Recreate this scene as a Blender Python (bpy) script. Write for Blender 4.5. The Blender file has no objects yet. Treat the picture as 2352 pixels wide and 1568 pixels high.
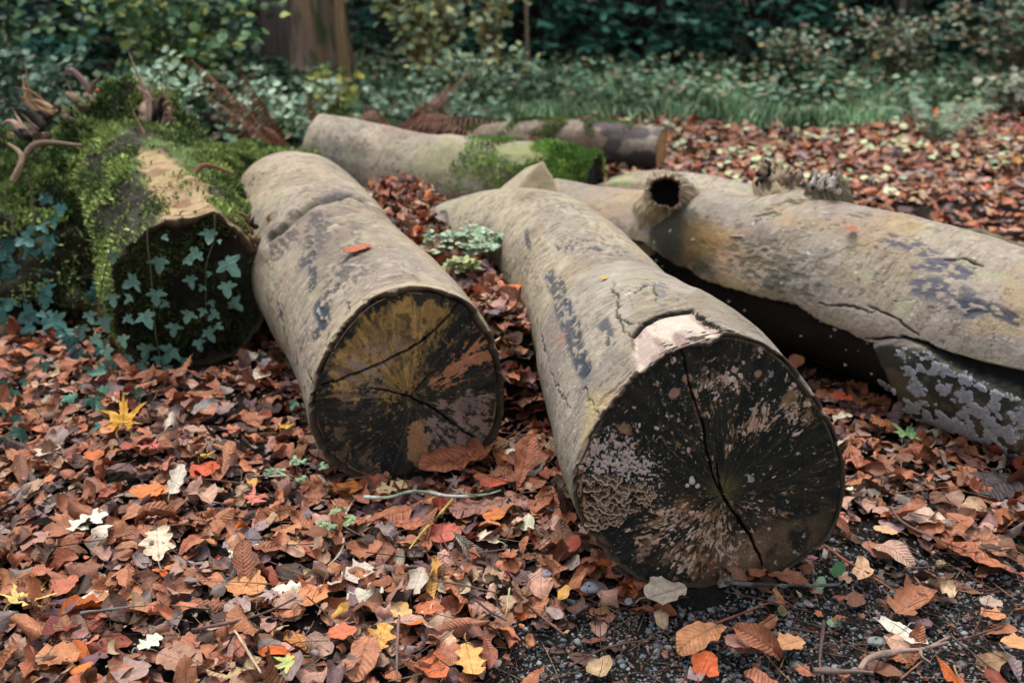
import bpy, math, random
import numpy as np
from math import radians, sin, cos, pi
random.seed(7)
RNG = np.random.default_rng(11)
SC = bpy.context.scene
COL = SC.collection
# ---------------------------------------------------------------- camera
H, PITCH, FPX = 1.25, radians(22), 35 / 36 * 2352
cam_d = bpy.data.cameras.new('camera'); cam = bpy.data.objects.new('camera', cam_d); COL.objects.link(cam)
cam.location = (0, 0, H); cam.rotation_euler = (pi / 2 - PITCH, 0, 0)
cam_d.lens = 35; cam_d.sensor_width = 36; cam_d.clip_start = .05; cam_d.clip_end = 300
cam_d.dof.use_dof = True; cam_d.dof.focus_distance = 1.98; cam_d.dof.aperture_fstop = 3.2
SC.camera = cam
# ---------------------------------------------------------------- world, sun, exposure
w = bpy.data.worlds.new('World'); SC.world = w; w.use_nodes = True
nt = w.node_tree; nt.nodes.clear()
sky = nt.nodes.new('ShaderNodeTexSky'); sky.sky_type = 'NISHITA'; sky.sun_disc = False
SUN_EL, SUN_AZ = radians(68), radians(-25)
sky.sun_elevation = SUN_EL; sky.sun_rotation = SUN_AZ; sky.dust_density = 4; sky.air_density = 1.5
hs = nt.nodes.new('ShaderNodeHueSaturation'); hs.inputs['Saturation'].default_value = .35
bg = nt.nodes.new('ShaderNodeBackground'); bg.inputs['Strength'].default_value = .12
out = nt.nodes.new('ShaderNodeOutputWorld')
nt.links.new(sky.outputs[0], hs.inputs['Color']); nt.links.new(hs.outputs[0], bg.inputs[0]); nt.links.new(bg.outputs[0], out.inputs[0])
sun_d = bpy.data.lights.new('sun', 'SUN'); sun = bpy.data.objects.new('sun', sun_d); COL.objects.link(sun)
sun_d.energy = 1.45; sun_d.angle = radians(28); sun_d.color = (1, .98, .945)
# from behind the scene, high, slightly left
sun.rotation_euler = (-(pi / 2 - SUN_EL), 0, -SUN_AZ * 0 + radians(25))
SC.view_settings.view_transform = 'Standard'; SC.view_settings.look = 'None'
SC.view_settings.gamma = 1; SC.view_settings.exposure = 0.85
SC.cycles.use_denoising = True
SC.cycles.max_bounces = 5; SC.cycles.diffuse_bounces = 3; SC.cycles.glossy_bounces = 2
SC.cycles.use_adaptive_sampling = True; SC.cycles.adaptive_threshold = .02
# ---------------------------------------------------------------- helpers
F_ = np.array([0, cos(PITCH), -sin(PITCH)]); U_ = np.array([0, sin(PITCH), cos(PITCH)]); R_ = np.array([1., 0, 0])
CAM = np.array([0, 0, H])
def proj(P):
    d = np.asarray(P, float) - CAM; z = np.maximum(d @ F_, 1e-3)
    return np.stack([1176 + FPX * (d @ R_) / z, 784 - FPX * (d @ U_) / z, z], -1)
def ray(px, py):
    v = F_ + R_ * (px - 1176) / FPX + U_ * (784 - py) / FPX
    return v
def G(px, py, z=0.0):
    v = ray(px, py); t = (z - H) / v[2]; return CAM + v * t
def atY(px, py, y):
    v = ray(px, py); return CAM + v * (y / v[1])
def lin(c):
    c = np.asarray(c, float) / 255.; return np.where(c <= .04045, c / 12.92, ((c + .055) / 1.055) ** 2.4)
def ss(a, b, x):
    t = np.clip((x - a) / (b - a), 0, 1); return t * t * (3 - 2 * t)
def _h(ix, iy, iz, seed):
    n = (ix * 374761393 + iy * 668265263 + iz * 2147483647 + seed * 974634777) & 0xffffffff
    n = ((n ^ (n >> 13)) * 1274126177) & 0xffffffff
    n = ((n ^ (n >> 16)) * 2246822519) & 0xffffffff
    return ((n ^ (n >> 15)) & 0xffffff) / float(0xffffff)
def vn(x, y, z=0.0, seed=0):
    x, y, z = np.broadcast_arrays(np.asarray(x, float), y, z)
    ix = np.floor(x).astype(np.int64); iy = np.floor(y).astype(np.int64); iz = np.floor(z).astype(np.int64)
    fx = x - ix; fy = y - iy; fz = z - iz
    fx = fx * fx * (3 - 2 * fx); fy = fy * fy * (3 - 2 * fy); fz = fz * fz * (3 - 2 * fz)
    r = 0
    for dz in (0, 1):
        wz = fz if dz else 1 - fz
        for dy in (0, 1):
            wy = fy if dy else 1 - fy
            for dx in (0, 1):
                r = r + (fx if dx else 1 - fx) * wy * wz * _h(ix + dx, iy + dy, iz + dz, seed)
    return r
def fbm(x, y, z=0.0, o=4, seed=0, g=.5):
    a, s, n = 1., 0, 0
    for i in range(o):
        s = s + a * vn(np.asarray(x) * 2 ** i, np.asarray(y) * 2 ** i, np.asarray(z) * 2 ** i, seed + i * 17); n += a; a *= g
    return s / n          # ~0..1, mean .5
def link(o, parent=None):
    COL.objects.link(o)
    if parent is not None: o.parent = parent
    return o
def tag(o, label=None, cat=None, group=None, kind=None):
    if label: o['label'] = label
    if cat: o['category'] = cat
    if group: o['group'] = group
    if kind: o['kind'] = kind
    return o
def empty(name, loc=(0, 0, 0)):
    # things keep world coordinates: the empty sits at the base, its parts are offset back
    o = bpy.data.objects.new(name, None); o.location = tuple(float(v) for v in loc); o.empty_display_size = .05; COL.objects.link(o); return o
def mesh(name, V, Fc, mat, parent=None, col=None, uv=None, smooth=True, origin=None, link_it=True):
    """V (n,3) world coordinates, Fc (m,k) ints or list of such arrays, col (n,3) linear, uv (n,2)."""
    V = np.asarray(V, np.float32)
    off = np.zeros(3)
    if parent is not None: off = np.array(parent.location) if parent.parent is None else np.array(parent.location) + np.array(parent.parent.location)
    elif origin is not None: off = np.asarray(origin, float)
    me = bpy.data.meshes.new(name)
    Fl = Fc if isinstance(Fc, list) else [Fc]
    Fl = [np.asarray(f, np.int32) for f in Fl if len(f)]
    loops = np.concatenate([f.ravel() for f in Fl]); tot = np.concatenate([np.full(len(f), f.shape[1], np.int32) for f in Fl])
    me.vertices.add(len(V)); me.vertices.foreach_set('co', (V - off).astype(np.float32).ravel())
    me.loops.add(len(loops)); me.loops.foreach_set('vertex_index', loops)
    me.polygons.add(len(tot)); st = np.concatenate([[0], np.cumsum(tot)[:-1]]).astype(np.int32)
    me.polygons.foreach_set('loop_start', st); me.polygons.foreach_set('loop_total', tot)
    if smooth: me.polygons.foreach_set('use_smooth', np.ones(len(tot), bool))
    if col is not None:
        a = me.color_attributes.new('Col', 'FLOAT_COLOR', 'POINT')
        c = np.ones((len(V), 4), np.float32); c[:, :np.asarray(col).shape[1]] = col; a.data.foreach_set('color', c.ravel())
    if uv is not None:
        u = me.uv_layers.new(name='UVMap'); u.data.foreach_set('uv', np.asarray(uv, np.float32)[loops].ravel())
    me.update(calc_edges=True)
    if mat: me.materials.append(mat)
    o = bpy.data.objects.new(name, me)
    if parent is None and origin is not None: o.location = tuple(float(v) for v in off)
    if parent is not None: o.parent = parent
    if link_it: COL.objects.link(o)
    return o
def gridq(n, m, wrap=False):
    i = np.arange(n - 1)[:, None]; j = np.arange(m if wrap else m - 1)[None, :]; j2 = (j + 1) % m
    return np.stack([i * m + j, i * m + j2, (i + 1) * m + j2, (i + 1) * m + j], -1).reshape(-1, 4)
def catmull(P, n, closed=False):
    P = np.asarray(P, float)
    if closed: Q = np.concatenate([P[-1:], P, P[:2]])
    else: Q = np.concatenate([2 * P[:1] - P[1:2], P, 2 * P[-1:] - P[-2:-1]])
    k = len(Q) - 3; t = np.linspace(0, k, n, endpoint=not closed); i = np.minimum(t.astype(int), k - 1); f = (t - i)[:, None]
    a, b, c, d = Q[i], Q[i + 1], Q[i + 2], Q[i + 3]
    return .5 * (2 * b + (c - a) * f + (2 * a - 5 * b + 4 * c - d) * f ** 2 + (3 * b - a - 3 * c + d) * f ** 3)
# ---------------------------------------------------------------- materials
def mat_new(name):
    m = bpy.data.materials.new(name); m.use_nodes = True; t = m.node_tree; b = t.nodes['Principled BSDF']; return m, t, b
def N(t, typ, **kw):
    n = t.nodes.new(typ)
    for k, v in kw.items():
        if k in n.inputs: n.inputs[k].default_value = v
        else: setattr(n, k, v)
    return n
def mat_attr(name, rough=.85, mott=((40, .25), (170, .25)), bump=((90, .004), (320, .0015)), spec=.3, stretch=None, rvar=0):
    """colour attribute x noise mottling, noise bump; object coordinates"""
    m, t, b = mat_new(name); L = t.links.new
    at = N(t, 'ShaderNodeAttribute', attribute_name='Col'); tc = N(t, 'ShaderNodeTexCoord')
    vec = tc.outputs['Object']
    if stretch:
        mp = N(t, 'ShaderNodeMapping'); mp.inputs['Scale'].default_value = stretch; L(vec, mp.inputs[0]); vec = mp.outputs[0]
    c = at.outputs['Color']
    for s, a in mott:
        n = N(t, 'ShaderNodeTexNoise', Scale=s, Detail=4., Roughness=.6); L(vec, n.inputs['Vector'])
        r = N(t, 'ShaderNodeMapRange'); r.inputs['From Min'].default_value = .25; r.inputs['From Max'].default_value = .75
        r.inputs['To Min'].default_value = 1 - a; r.inputs['To Max'].default_value = 1 + a; L(n.outputs['Fac'], r.inputs['Value'])
        v = N(t, 'ShaderNodeVectorMath', operation='SCALE'); L(c, v.inputs[0]); L(r.outputs[0], v.inputs['Scale']); c = v.outputs[0]
    L(c, b.inputs['Base Color'])
    prev = None
    for s, d in bump:
        n = N(t, 'ShaderNodeTexNoise', Scale=s, Detail=5., Roughness=.6); L(vec, n.inputs['Vector'])
        bp = N(t, 'ShaderNodeBump', Distance=d, Strength=1.); L(n.outputs['Fac'], bp.inputs['Height'])
        if prev: L(prev, bp.inputs['Normal'])
        prev = bp.outputs[0]
    if prev: L(prev, b.inputs['Normal'])
    b.inputs['Roughness'].default_value = rough; b.inputs['Specular IOR Level'].default_value = spec
    return m
M_BARK = mat_attr('bark', .8, ((35, .12), (260, .22)), ((55, .005), (300, .0022)), .25)
M_FACE = mat_attr('cut_wood', .75, ((60, .2), (350, .4)), ((120, .003), (420, .0015)), .25)
M_FUNGUS = mat_attr('fungus', .8, ((200, .25),), ((300, .002),), .2)
M_MOSS = mat_attr('moss', .9, ((60, .3),), (), .1)
M_GREEN = mat_attr('green_leaf', .45, ((90, .18),), ((150, .002),), .3)
M_STONE = mat_attr('stone', .7, ((150, .2),), ((300, .001),), .35)
M_TWIG = mat_attr('twig', .75, ((120, .3),), ((250, .002),), .25)
M_SOIL = mat_attr('soil', .95, ((18, .35), (120, .5)), ((60, .02), (250, .006)), .15)
def mat_leaf():
    m, t, b = mat_new('dead_leaf'); L = t.links.new
    at = N(t, 'ShaderNodeAttribute', attribute_name='Col'); tc = N(t, 'ShaderNodeTexCoord')
    n = N(t, 'ShaderNodeTexNoise', Scale=55., Detail=5., Roughness=.65); L(tc.outputs['Object'], n.inputs['Vector'])
    r = N(t, 'ShaderNodeMapRange'); r.inputs['From Min'].default_value = .3; r.inputs['From Max'].default_value = .7
    r.inputs['To Min'].default_value = .62; r.inputs['To Max'].default_value = 1.25; L(n.outputs['Fac'], r.inputs['Value'])
    n2 = N(t, 'ShaderNodeTexNoise', Scale=420., Detail=2.); L(tc.outputs['Object'], n2.inputs['Vector'])
    r2 = N(t, 'ShaderNodeMapRange'); r2.inputs['To Min'].default_value = .8; r2.inputs['To Max'].default_value = 1.2; L(n2.outputs['Fac'], r2.inputs['Value'])
    mu = N(t, 'ShaderNodeMath', operation='MULTIPLY'); L(r.outputs[0], mu.inputs[0]); L(r2.outputs[0], mu.inputs[1])
    # veins from the uv: u across (0 = midrib), v along
    uv = N(t, 'ShaderNodeUVMap'); sp = N(t, 'ShaderNodeSeparateXYZ'); L(uv.outputs[0], sp.inputs[0])
    au = N(t, 'ShaderNodeMath', operation='ABSOLUTE'); L(sp.outputs['X'], au.inputs[0])
    k = N(t, 'ShaderNodeMath', operation='MULTIPLY_ADD'); L(au.outputs[0], k.inputs[0]); k.inputs[1].default_value = -.22; L(sp.outputs['Y'], k.inputs[2])
    sn = N(t, 'ShaderNodeMath', operation='MULTIPLY'); L(k.outputs[0], sn.inputs[0]); sn.inputs[1].default_value = 100.
    si = N(t, 'ShaderNodeMath', operation='SINE'); L(sn.outputs[0], si.inputs[0])
    vr = N(t, 'ShaderNodeMapRange'); vr.inputs['From Min'].default_value = .6; vr.inputs['From Max'].default_value = 1; vr.inputs['To Min'].default_value = 1; vr.inputs['To Max'].default_value = .6; L(si.outputs[0], vr.inputs['Value'])
    mr = N(t, 'ShaderNodeMapRange'); mr.inputs['From Min'].default_value = .02; mr.inputs['From Max'].default_value = .07; mr.inputs['To Min'].default_value = .62; mr.inputs['To Max'].default_value = 1; L(au.outputs[0], mr.inputs['Value'])
    vm = N(t, 'ShaderNodeMapRange'); vm.inputs['To Min'].default_value = 1.; L(at.outputs['Alpha'], vm.inputs['Value']); L(vr.outputs[0], vm.inputs['To Max'])
    m2 = N(t, 'ShaderNodeMath', operation='MULTIPLY'); L(vm.outputs[0], m2.inputs[0]); L(mr.outputs[0], m2.inputs[1])
    m3 = N(t, 'ShaderNodeMath', operation='MULTIPLY'); L(mu.outputs[0], m3.inputs[0]); L(m2.outputs[0], m3.inputs[1])
    v = N(t, 'ShaderNodeVectorMath', operation='SCALE'); L(at.outputs['Color'], v.inputs[0]); L(m3.outputs[0], v.inputs['Scale'])
    L(v.outputs[0], b.inputs['Base Color'])
    bp = N(t, 'ShaderNodeBump', Distance=.0022, Strength=1.); L(at.outputs['Alpha'], bp.inputs['Strength']); L(si.outputs[0], bp.inputs['Height'])
    bp2 = N(t, 'ShaderNodeBump', Distance=.004, Strength=1.); L(n.outputs['Fac'], bp2.inputs['Height']); L(bp.outputs[0], bp2.inputs['Normal']); L(bp2.outputs[0], b.inputs['Normal'])
    b.inputs['Roughness'].default_value = .6; b.inputs['Specular IOR Level'].default_value = .35
    return m
M_LEAF = mat_leaf()
# ---------------------------------------------------------------- ground
def gravel_w(x, y):
    n = fbm(x * 6, y * 6, 0, 3, 5) - .5
    a = ss(.14, -.08, y - 1.72 - .10 * ss(.3, .9, x) + n * .35) * ss(-.05, .25, x + n * .4)
    c = ss(.05, -.05, y - 1.50 + n * .25) * ss(-.35, .0, x) * .8
    d = ss(.26, .1, np.hypot((x - .72) / 1.2, y - 1.78) + n * .15)
    return np.clip(np.maximum(np.maximum(a, c), d), 0, 1)
def Hg(x, y):
    x = np.asarray(x, float); y = np.asarray(y, float)
    h = .03 * (fbm(x * 1.3, y * 1.3, 0, 3, 3) - .5) + .012 * (fbm(x * 9, y * 9, 0, 2, 4) - .5)
    # heap of leaves wedged between the two cut logs
    gx = -.07 - .28 * (y - 2.75)
    h = h + .25 * np.exp(-(np.abs(x - gx) / .17) ** 3) * ss(2.42, 2.64, y) * ss(5.2, 3.6, y)
    h = h + .09 * np.exp(-((x + .45) / .5) ** 2) * ss(3.3, 4.2, y) * ss(6.2, 5.2, y)
    h = h + .05 * np.exp(-((x + .95) / .5) ** 2 - ((y - 2.62) / .25) ** 2)
    h = h + .06 * ss(6.6, 9, y) + .5 * ss(9.5, 16, y) + .25 * np.clip(y - 16, 0, 40) * .1
    h = h - .03 * gravel_w(x, y) - .01
    h = h * 1.0
    return h
# ================================================================ logs
def poly_r(poly, c, th):
    """radius of closed polygon around c at each angle th"""
    d = poly - c; a = np.arctan2(d[:, 1], d[:, 0]); r = np.hypot(d[:, 0], d[:, 1]); o = np.argsort(a); a, r = a[o], r[o]
    a = np.concatenate([a - 2 * pi, a, a + 2 * pi]); r = np.tile(r, 3)
    return np.interp((th + pi) % (2 * pi) - pi, a, r)
class Plane:
    def __init__(s, P0, T):
        s.P0 = np.array(P0, float); s.T = np.array(T, float) / np.linalg.norm(T)
        s.B = np.cross(s.T, [0, 0, 1.]); s.B /= np.linalg.norm(s.B); s.U = np.cross(s.B, s.T)
    def uv(s, pts):
        o = []
        for px, py in pts:
            v = ray(px, py); t = ((s.P0 - CAM) @ s.T) / (v @ s.T); d = CAM + v * t - s.P0; o.append((d @ s.B, d @ s.U))
        return np.array(o)
    def at(s, u, v, w=0): return s.P0 + np.asarray(u)[..., None] * s.B + np.asarray(v)[..., None] * s.U + np.asarray(w)[..., None] * s.T
def segdist(X, Y, pts):
    d = np.full(np.shape(X), 1e9); tt = np.zeros(np.shape(X)); L = 0
    for (x0, y0), (x1, y1) in zip(pts[:-1], pts[1:]):
        dx, dy = x1 - x0, y1 - y0; l2 = dx * dx + dy * dy + 1e-12
        t = np.clip(((X - x0) * dx + (Y - y0) * dy) / l2, 0, 1); q = np.hypot(X - x0 - t * dx, Y - y0 - t * dy)
        m = q < d; d = np.where(m, q, d); tt = np.where(m, L + t * math.sqrt(l2), tt); L += math.sqrt(l2)
    return d, tt / max(L, 1e-9)
def inside(X, Y, poly):
    r = np.zeros(np.shape(X), bool); n = len(poly)
    for i in range(n):
        x0, y0 = poly[i]; x1, y1 = poly[(i + 1) % n]
        if y0 == y1: continue
        c = ((y0 > Y) != (y1 > Y)) & (X < (x1 - x0) * (Y - y0) / (y1 - y0) + x0); r ^= c
    return r
class Surf:
    """painting and carving on a surface with 2-D coordinates X, Y in metres"""
    def __init__(s, X, Y, col): s.X, s.Y, s.col, s.d = X, Y, col, np.zeros(X.shape); s.jx = fbm(X * 60, Y * 60, 0, 3, 41) - .5; s.jy = fbm(X * 60, Y * 60, 0, 3, 51) - .5
    def mix(s, m, c, a=1.): m = np.clip(m * a, 0, 1)[..., None]; s.col[:] = s.col * (1 - m) + lin(c) * m
    def stroke(s, pts, wd, c=None, a=1., depth=0, jag=.012, soft=.5, taper=.6):
        d, t = segdist(s.X + s.jx * jag, s.Y + s.jy * jag, pts)
        wv = wd * (1 - taper * np.abs(2 * t - 1) ** 2)
        m = ss(1 + soft, 1 - soft, d / wv)
        if c is not None: s.mix(m, c, a)
        s.d -= depth * m; return m
    def area(s, pts, c=None, a=1., depth=0, edge=.006, jag=.02, brk=0, bs=60, stretch=(1, 1)):
        X, Y = s.X + s.jx * jag, s.Y + s.jy * jag
        ins = inside(X, Y, pts); d, _ = segdist(X, Y, list(pts) + [pts[0]]); sd = np.where(ins, d, -d)
        m = ss(-edge, edge, sd)
        if brk:
            n = fbm(s.X * bs * stretch[0], s.Y * bs * stretch[1], 0, 4, 77); m = m * ss(brk - .04, brk + .04, n)
        if c is not None: s.mix(m, c, a)
        s.d -= depth * m; return m
def face_disc(name, pl, outline_px, pith_px, parent, paint, nr=200, nt=760, inset=.006, shrink=.006, thick=.05):
    poly = catmull(pl.uv(outline_px), 240, True); pc = pl.uv([pith_px])[0]
    th = np.linspace(-pi, pi, nt, endpoint=False); rr = poly_r(poly, pc, th) - shrink
    t = np.linspace(0.004, 1, nr)[:, None]; rho = t * rr[None]
    U = pc[0] + rho * np.cos(th)[None]; V = pc[1] + rho * np.sin(th)[None]
    S = Surf(U, V, np.zeros(U.shape + (3,))); S.rho, S.th, S.t, S.pl = rho, np.broadcast_to(th, U.shape), np.broadcast_to(t, U.shape), pl
    paint(S)
    S.d += .0016 * (fbm(S.th * 30, rho * 25, 0, 4, 8) - .5) * ss(0, .08, rho) + .003 * (fbm(U * 25, V * 25, 0, 3, 9) - .5)
    P = pl.at(U, V, inset - S.d).reshape(-1, 3)
    # side wall back into the log
    back = pl.at(U[-1], V[-1], np.full(nt, inset + thick)); P = np.concatenate([P, back])
    col = np.concatenate([S.col.reshape(-1, 3), np.tile(lin((40, 34, 28)), (nt, 1))])
    q = gridq(nr + 1, nt, True)[:, ::-1]
    cen = len(P); P = np.concatenate([P, pl.at(pc[:1], pc[1:], np.array([inset]))]); col = np.concatenate([col, S.col[:1, 0]])
    tri = np.stack([np.full(nt, cen), (np.arange(nt) + 1) % nt, np.arange(nt)], -1)[:, ::-1]
    return mesh(name, P, [q, tri], M_FACE, parent, col), S, poly
class Log:
    def __init__(s, axis, radii, nS=360, nT=480, outline=None, pl=None, blend=.3, sink=.0, bow=0, seed=1, lump=.012, exp=1.6):
        ax = catmull(axis, 400); L = np.concatenate([[0], np.cumsum(np.linalg.norm(np.diff(ax, axis=0), axis=1))]); s.L = L[-1]
        u = np.linspace(0, 1, nS) ** exp; sv = u * s.L
        C = np.stack([np.interp(sv, L, ax[:, k]) for k in range(3)], -1)
        T = np.gradient(C, sv, axis=0); T /= np.linalg.norm(T, axis=1)[:, None]
        if pl is not None:
            wgt = ss(.35, 0, sv)[:, None]; T = T * (1 - wgt) + pl.T * wgt; T /= np.linalg.norm(T, axis=1)[:, None]
        B = np.cross(T, [0, 0, 1.]); B /= np.linalg.norm(B, axis=1)[:, None]; U = np.cross(B, T)
        th = np.linspace(-pi / 2, 1.5 * pi, nT, endpoint=False)
        R = np.interp(sv / s.L, np.linspace(0, 1, len(radii)), radii)
        Rm = float(np.mean(radii))
        TH, SV = np.meshgrid(th, sv); s.TH, s.SV = TH, SV; s.A = TH * Rm
        r = np.broadcast_to(R[:, None], TH.shape).copy()
        r += lump * 2 * (fbm(np.cos(TH) * 1.2, np.sin(TH) * 1.2, SV * 2.2, 3, seed) - .5)
        if outline is not None:
            r0 = poly_r(outline, np.zeros(2), th); wgt = ss(blend, 0, SV); r = r * (1 - wgt) + r0[None] * wgt
        s.r, s.C, s.B, s.U, s.T, s.th, s.sv, s.nS, s.nT = r, C, B, U, T, th, sv, nS, nT
        s.S = Surf(s.SV, s.A, np.zeros(TH.shape + (3,)))
        s._map()
    def pos(s, r=None):
        r = s.r if r is None else r
        return s.C[:, None] + r[..., None] * (np.cos(s.TH)[..., None] * s.B[:, None] + np.sin(s.TH)[..., None] * s.U[:, None])
    def _map(s):
        P = s.pos(); s.P = P; n = P - s.C[:, None]; s.n = n / np.linalg.norm(n, axis=-1, keepdims=True)
        f = np.einsum('ijk,ijk->ij', s.n, CAM - P) > 0; q = proj(P); q[~f] = -9999; s.q = q
    def m(s, pts):
        o = []
        for px, py in pts:
            k = np.argmin((s.q[..., 0] - px) ** 2 + (s.q[..., 1] - py) ** 2); i, j = divmod(k, s.nT); o.append((s.SV[i, j], s.A[i, j]))
        return o
    def build(s, name, parent, rim=.012, end=True, mat=None):
        if rim: s.S.d -= ss(.012, .0, s.SV) * .007 * ss(.5, .7, fbm(np.cos(s.TH) * 9, np.sin(s.TH) * 9, s.SV * 60, 3, 62)); s.S.mix(ss(.006, 0, s.SV) * .6, (70, 58, 46))
        r = s.r + s.S.d; P = s.pos(r); col = s.S.col
        rows = []; cols = []
        if rim:      # rim turned inwards so the bark has thickness
            for dr, ds in ((rim + .02, .03), (rim, .012), (rim * .8, .002), (.002, -.001)):
                rr = r[0] - dr * (.45 + 1.2 * vn(np.cos(s.th) * 7, np.sin(s.th) * 7, 0, 61)); rows.append(s.C[0] + s.T[0] * ds + rr[:, None] * (np.cos(s.th)[:, None] * s.B[0] + np.sin(s.th)[:, None] * s.U[0]))
                cols.append(np.broadcast_to(lin((52, 42, 34)), (s.nT, 3)) if dr > .003 else col[0] * .6)
        allP = np.concatenate([np.array(rows).reshape(-1, 3), P.reshape(-1, 3)]) if rim else P.reshape(-1, 3)
        allC = np.concatenate([np.array(cols).reshape(-1, 3), col.reshape(-1, 3)]) if rim else col.reshape(-1, 3)
        n = s.nS + (4 if rim else 0); fs = [gridq(n, s.nT, True)]
        if end:
            c = len(allP); allP = np.concatenate([allP, s.C[-1:] + s.T[-1:] * .01]); allC = np.concatenate([allC, [lin((70, 60, 50))]])
            b = (n - 1) * s.nT; j = np.arange(s.nT); fs.append(np.stack([b + j, b + (j + 1) % s.nT, np.full(s.nT, c)], -1))
        return mesh(name, allP, fs, mat or M_BARK, parent, allC)
BEIGE, GREY, BROWN, DARK = (168, 155, 132), (154, 146, 134), (134, 116, 92), (62, 62, 58)
def bark_base(L, seed=0, base=BEIGE, g=GREY, br=BROWN, speck=.6):
    S = L.S; X, A = S.X, S.Y; th = L.TH
    S.col[:] = lin(base)
    S.mix(ss(.45, .7, fbm(X * 3, A * 3, 0, 4, seed + 1)), g, .8)
    S.mix(ss(.5, .72, fbm(X * 5, A * 8, 0, 4, seed + 2)), br, .55)
    S.mix(ss(.52, .75, fbm(X * 2.2, A * 5, 0, 4, seed + 6)), (122, 110, 104), .5)
    # algae along the flanks, damp dark underside bark
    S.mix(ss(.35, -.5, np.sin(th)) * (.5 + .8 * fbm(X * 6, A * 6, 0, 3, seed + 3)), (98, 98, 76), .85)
    # small dark pits and drag marks, drawn out round the log
    n = fbm(X * 95, A * 42, 0, 3, seed + 4); zone = ss(.40, .56, fbm(X * 3.5, A * 3.5, 0, 3, seed + 5))
    pit = ss(.66, .72, n) * zone; S.mix(pit, (70, 66, 62), speck); S.d -= .0015 * pit
    n = fbm(X * 160, A * 30, 0, 3, seed + 14); S.mix(ss(.7, .78, n), (96, 84, 70), .5)
    n = fbm(X * 240, A * 14, 0, 3, seed + 24); S.mix(ss(.62, .70, n) * ss(.4, .6, fbm(X * 4, A * 4, 0, 3, seed + 25)), (104, 92, 82), .55)
    S.mix(ss(.55, .75, fbm(X * 40, A * 40, 0, 4, seed + 26)), (188, 176, 160), .35)
    n = fbm(X * 130, A * 130, 0, 2, seed + 7); S.mix(ss(.84, .88, n), (205, 205, 190), .7)
    cr_ = np.abs(fbm(X * 9, A * 13, 0, 4, seed + 30) - .5); cm = ss(.010, .002, cr_) * ss(.48, .60, fbm(X * 3.3, A * 3.3, 0, 3, seed + 31)); S.mix(cm, (62, 54, 46), .85); S.d -= .002 * cm
    cr_ = np.abs(fbm(X * 22, A * 16, 0, 3, seed + 32) - .5); cm = ss(.016, .003, cr_) * ss(.46, .60, fbm(X * 4.3, A * 4.3, 0, 3, seed + 33)); S.mix(cm, (100, 90, 78), .6); S.d -= .001 * cm
    S.mix(ss(.60, .66, fbm(X * 20, A * 20, 0, 4, seed + 34)) * ss(.45, .6, fbm(X * 3, A * 3, 0, 3, seed + 35)), (146, 148, 116), .55)
    S.mix(ss(.66, .70, fbm(X * 34, A * 26, 0, 3, seed + 36)), (88, 84, 78), .3)
    S.d += .004 * (fbm(X * 14, A * 14, 0, 4, seed + 8) - .5) + .0016 * (fbm(X * 70, A * 40, 0, 3, seed + 9) - .5)
def frac(L, S_region, c=None): pass
def tube(P, R, n=10, seed=0, rough=.1):
    P = np.asarray(P, float); k = len(P); T = np.gradient(P, axis=0); T /= np.linalg.norm(T, axis=1)[:, None] + 1e-9
    ref = np.array([0, 0, 1.]) if abs(T[0][2]) < .9 else np.array([1., 0, 0])
    B = np.cross(T, ref); B /= np.linalg.norm(B, axis=1)[:, None] + 1e-9; U = np.cross(B, T)
    a = np.linspace(0, 2 * pi, n, endpoint=False); R = np.broadcast_to(R, (k,))[:, None]
    R = R * (1 + rough * (vn(np.linspace(0, 5, k)[:, None], np.cos(a)[None] * 1.3, np.sin(a)[None] * 1.3, seed) - .5) * 2)
    V = P[:, None] + R[..., None] * (np.cos(a)[None, :, None] * B[:, None] + np.sin(a)[None, :, None] * U[:, None])
    V = np.concatenate([V.reshape(-1, 3), P[:1], P[-1:]]); j = np.arange(n); c0 = k * n
    return V, [gridq(k, n, True), np.stack([(j + 1) % n, j, np.full(n, c0)], -1), np.stack([(k - 1) * n + j, (k - 1) * n + (j + 1) % n, np.full(n, c0 + 1)], -1)]
def merge(parts):
    """[(V,[faces],col)] -> V, faces, col"""
    Vs, Cs, F3, F4, o = [], [], [], [], 0
    for V, fs, c in parts:
        Vs.append(V); Cs.append(np.broadcast_to(c, (len(V), np.shape(c)[-1])))
        for f in fs:
            (F3 if f.shape[1] == 3 else F4).append(f + o)
        o += len(V)
    F = ([np.concatenate(F4)] if F4 else []) + ([np.concatenate(F3)] if F3 else [])
    return np.concatenate(Vs), F, np.concatenate(Cs)
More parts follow.
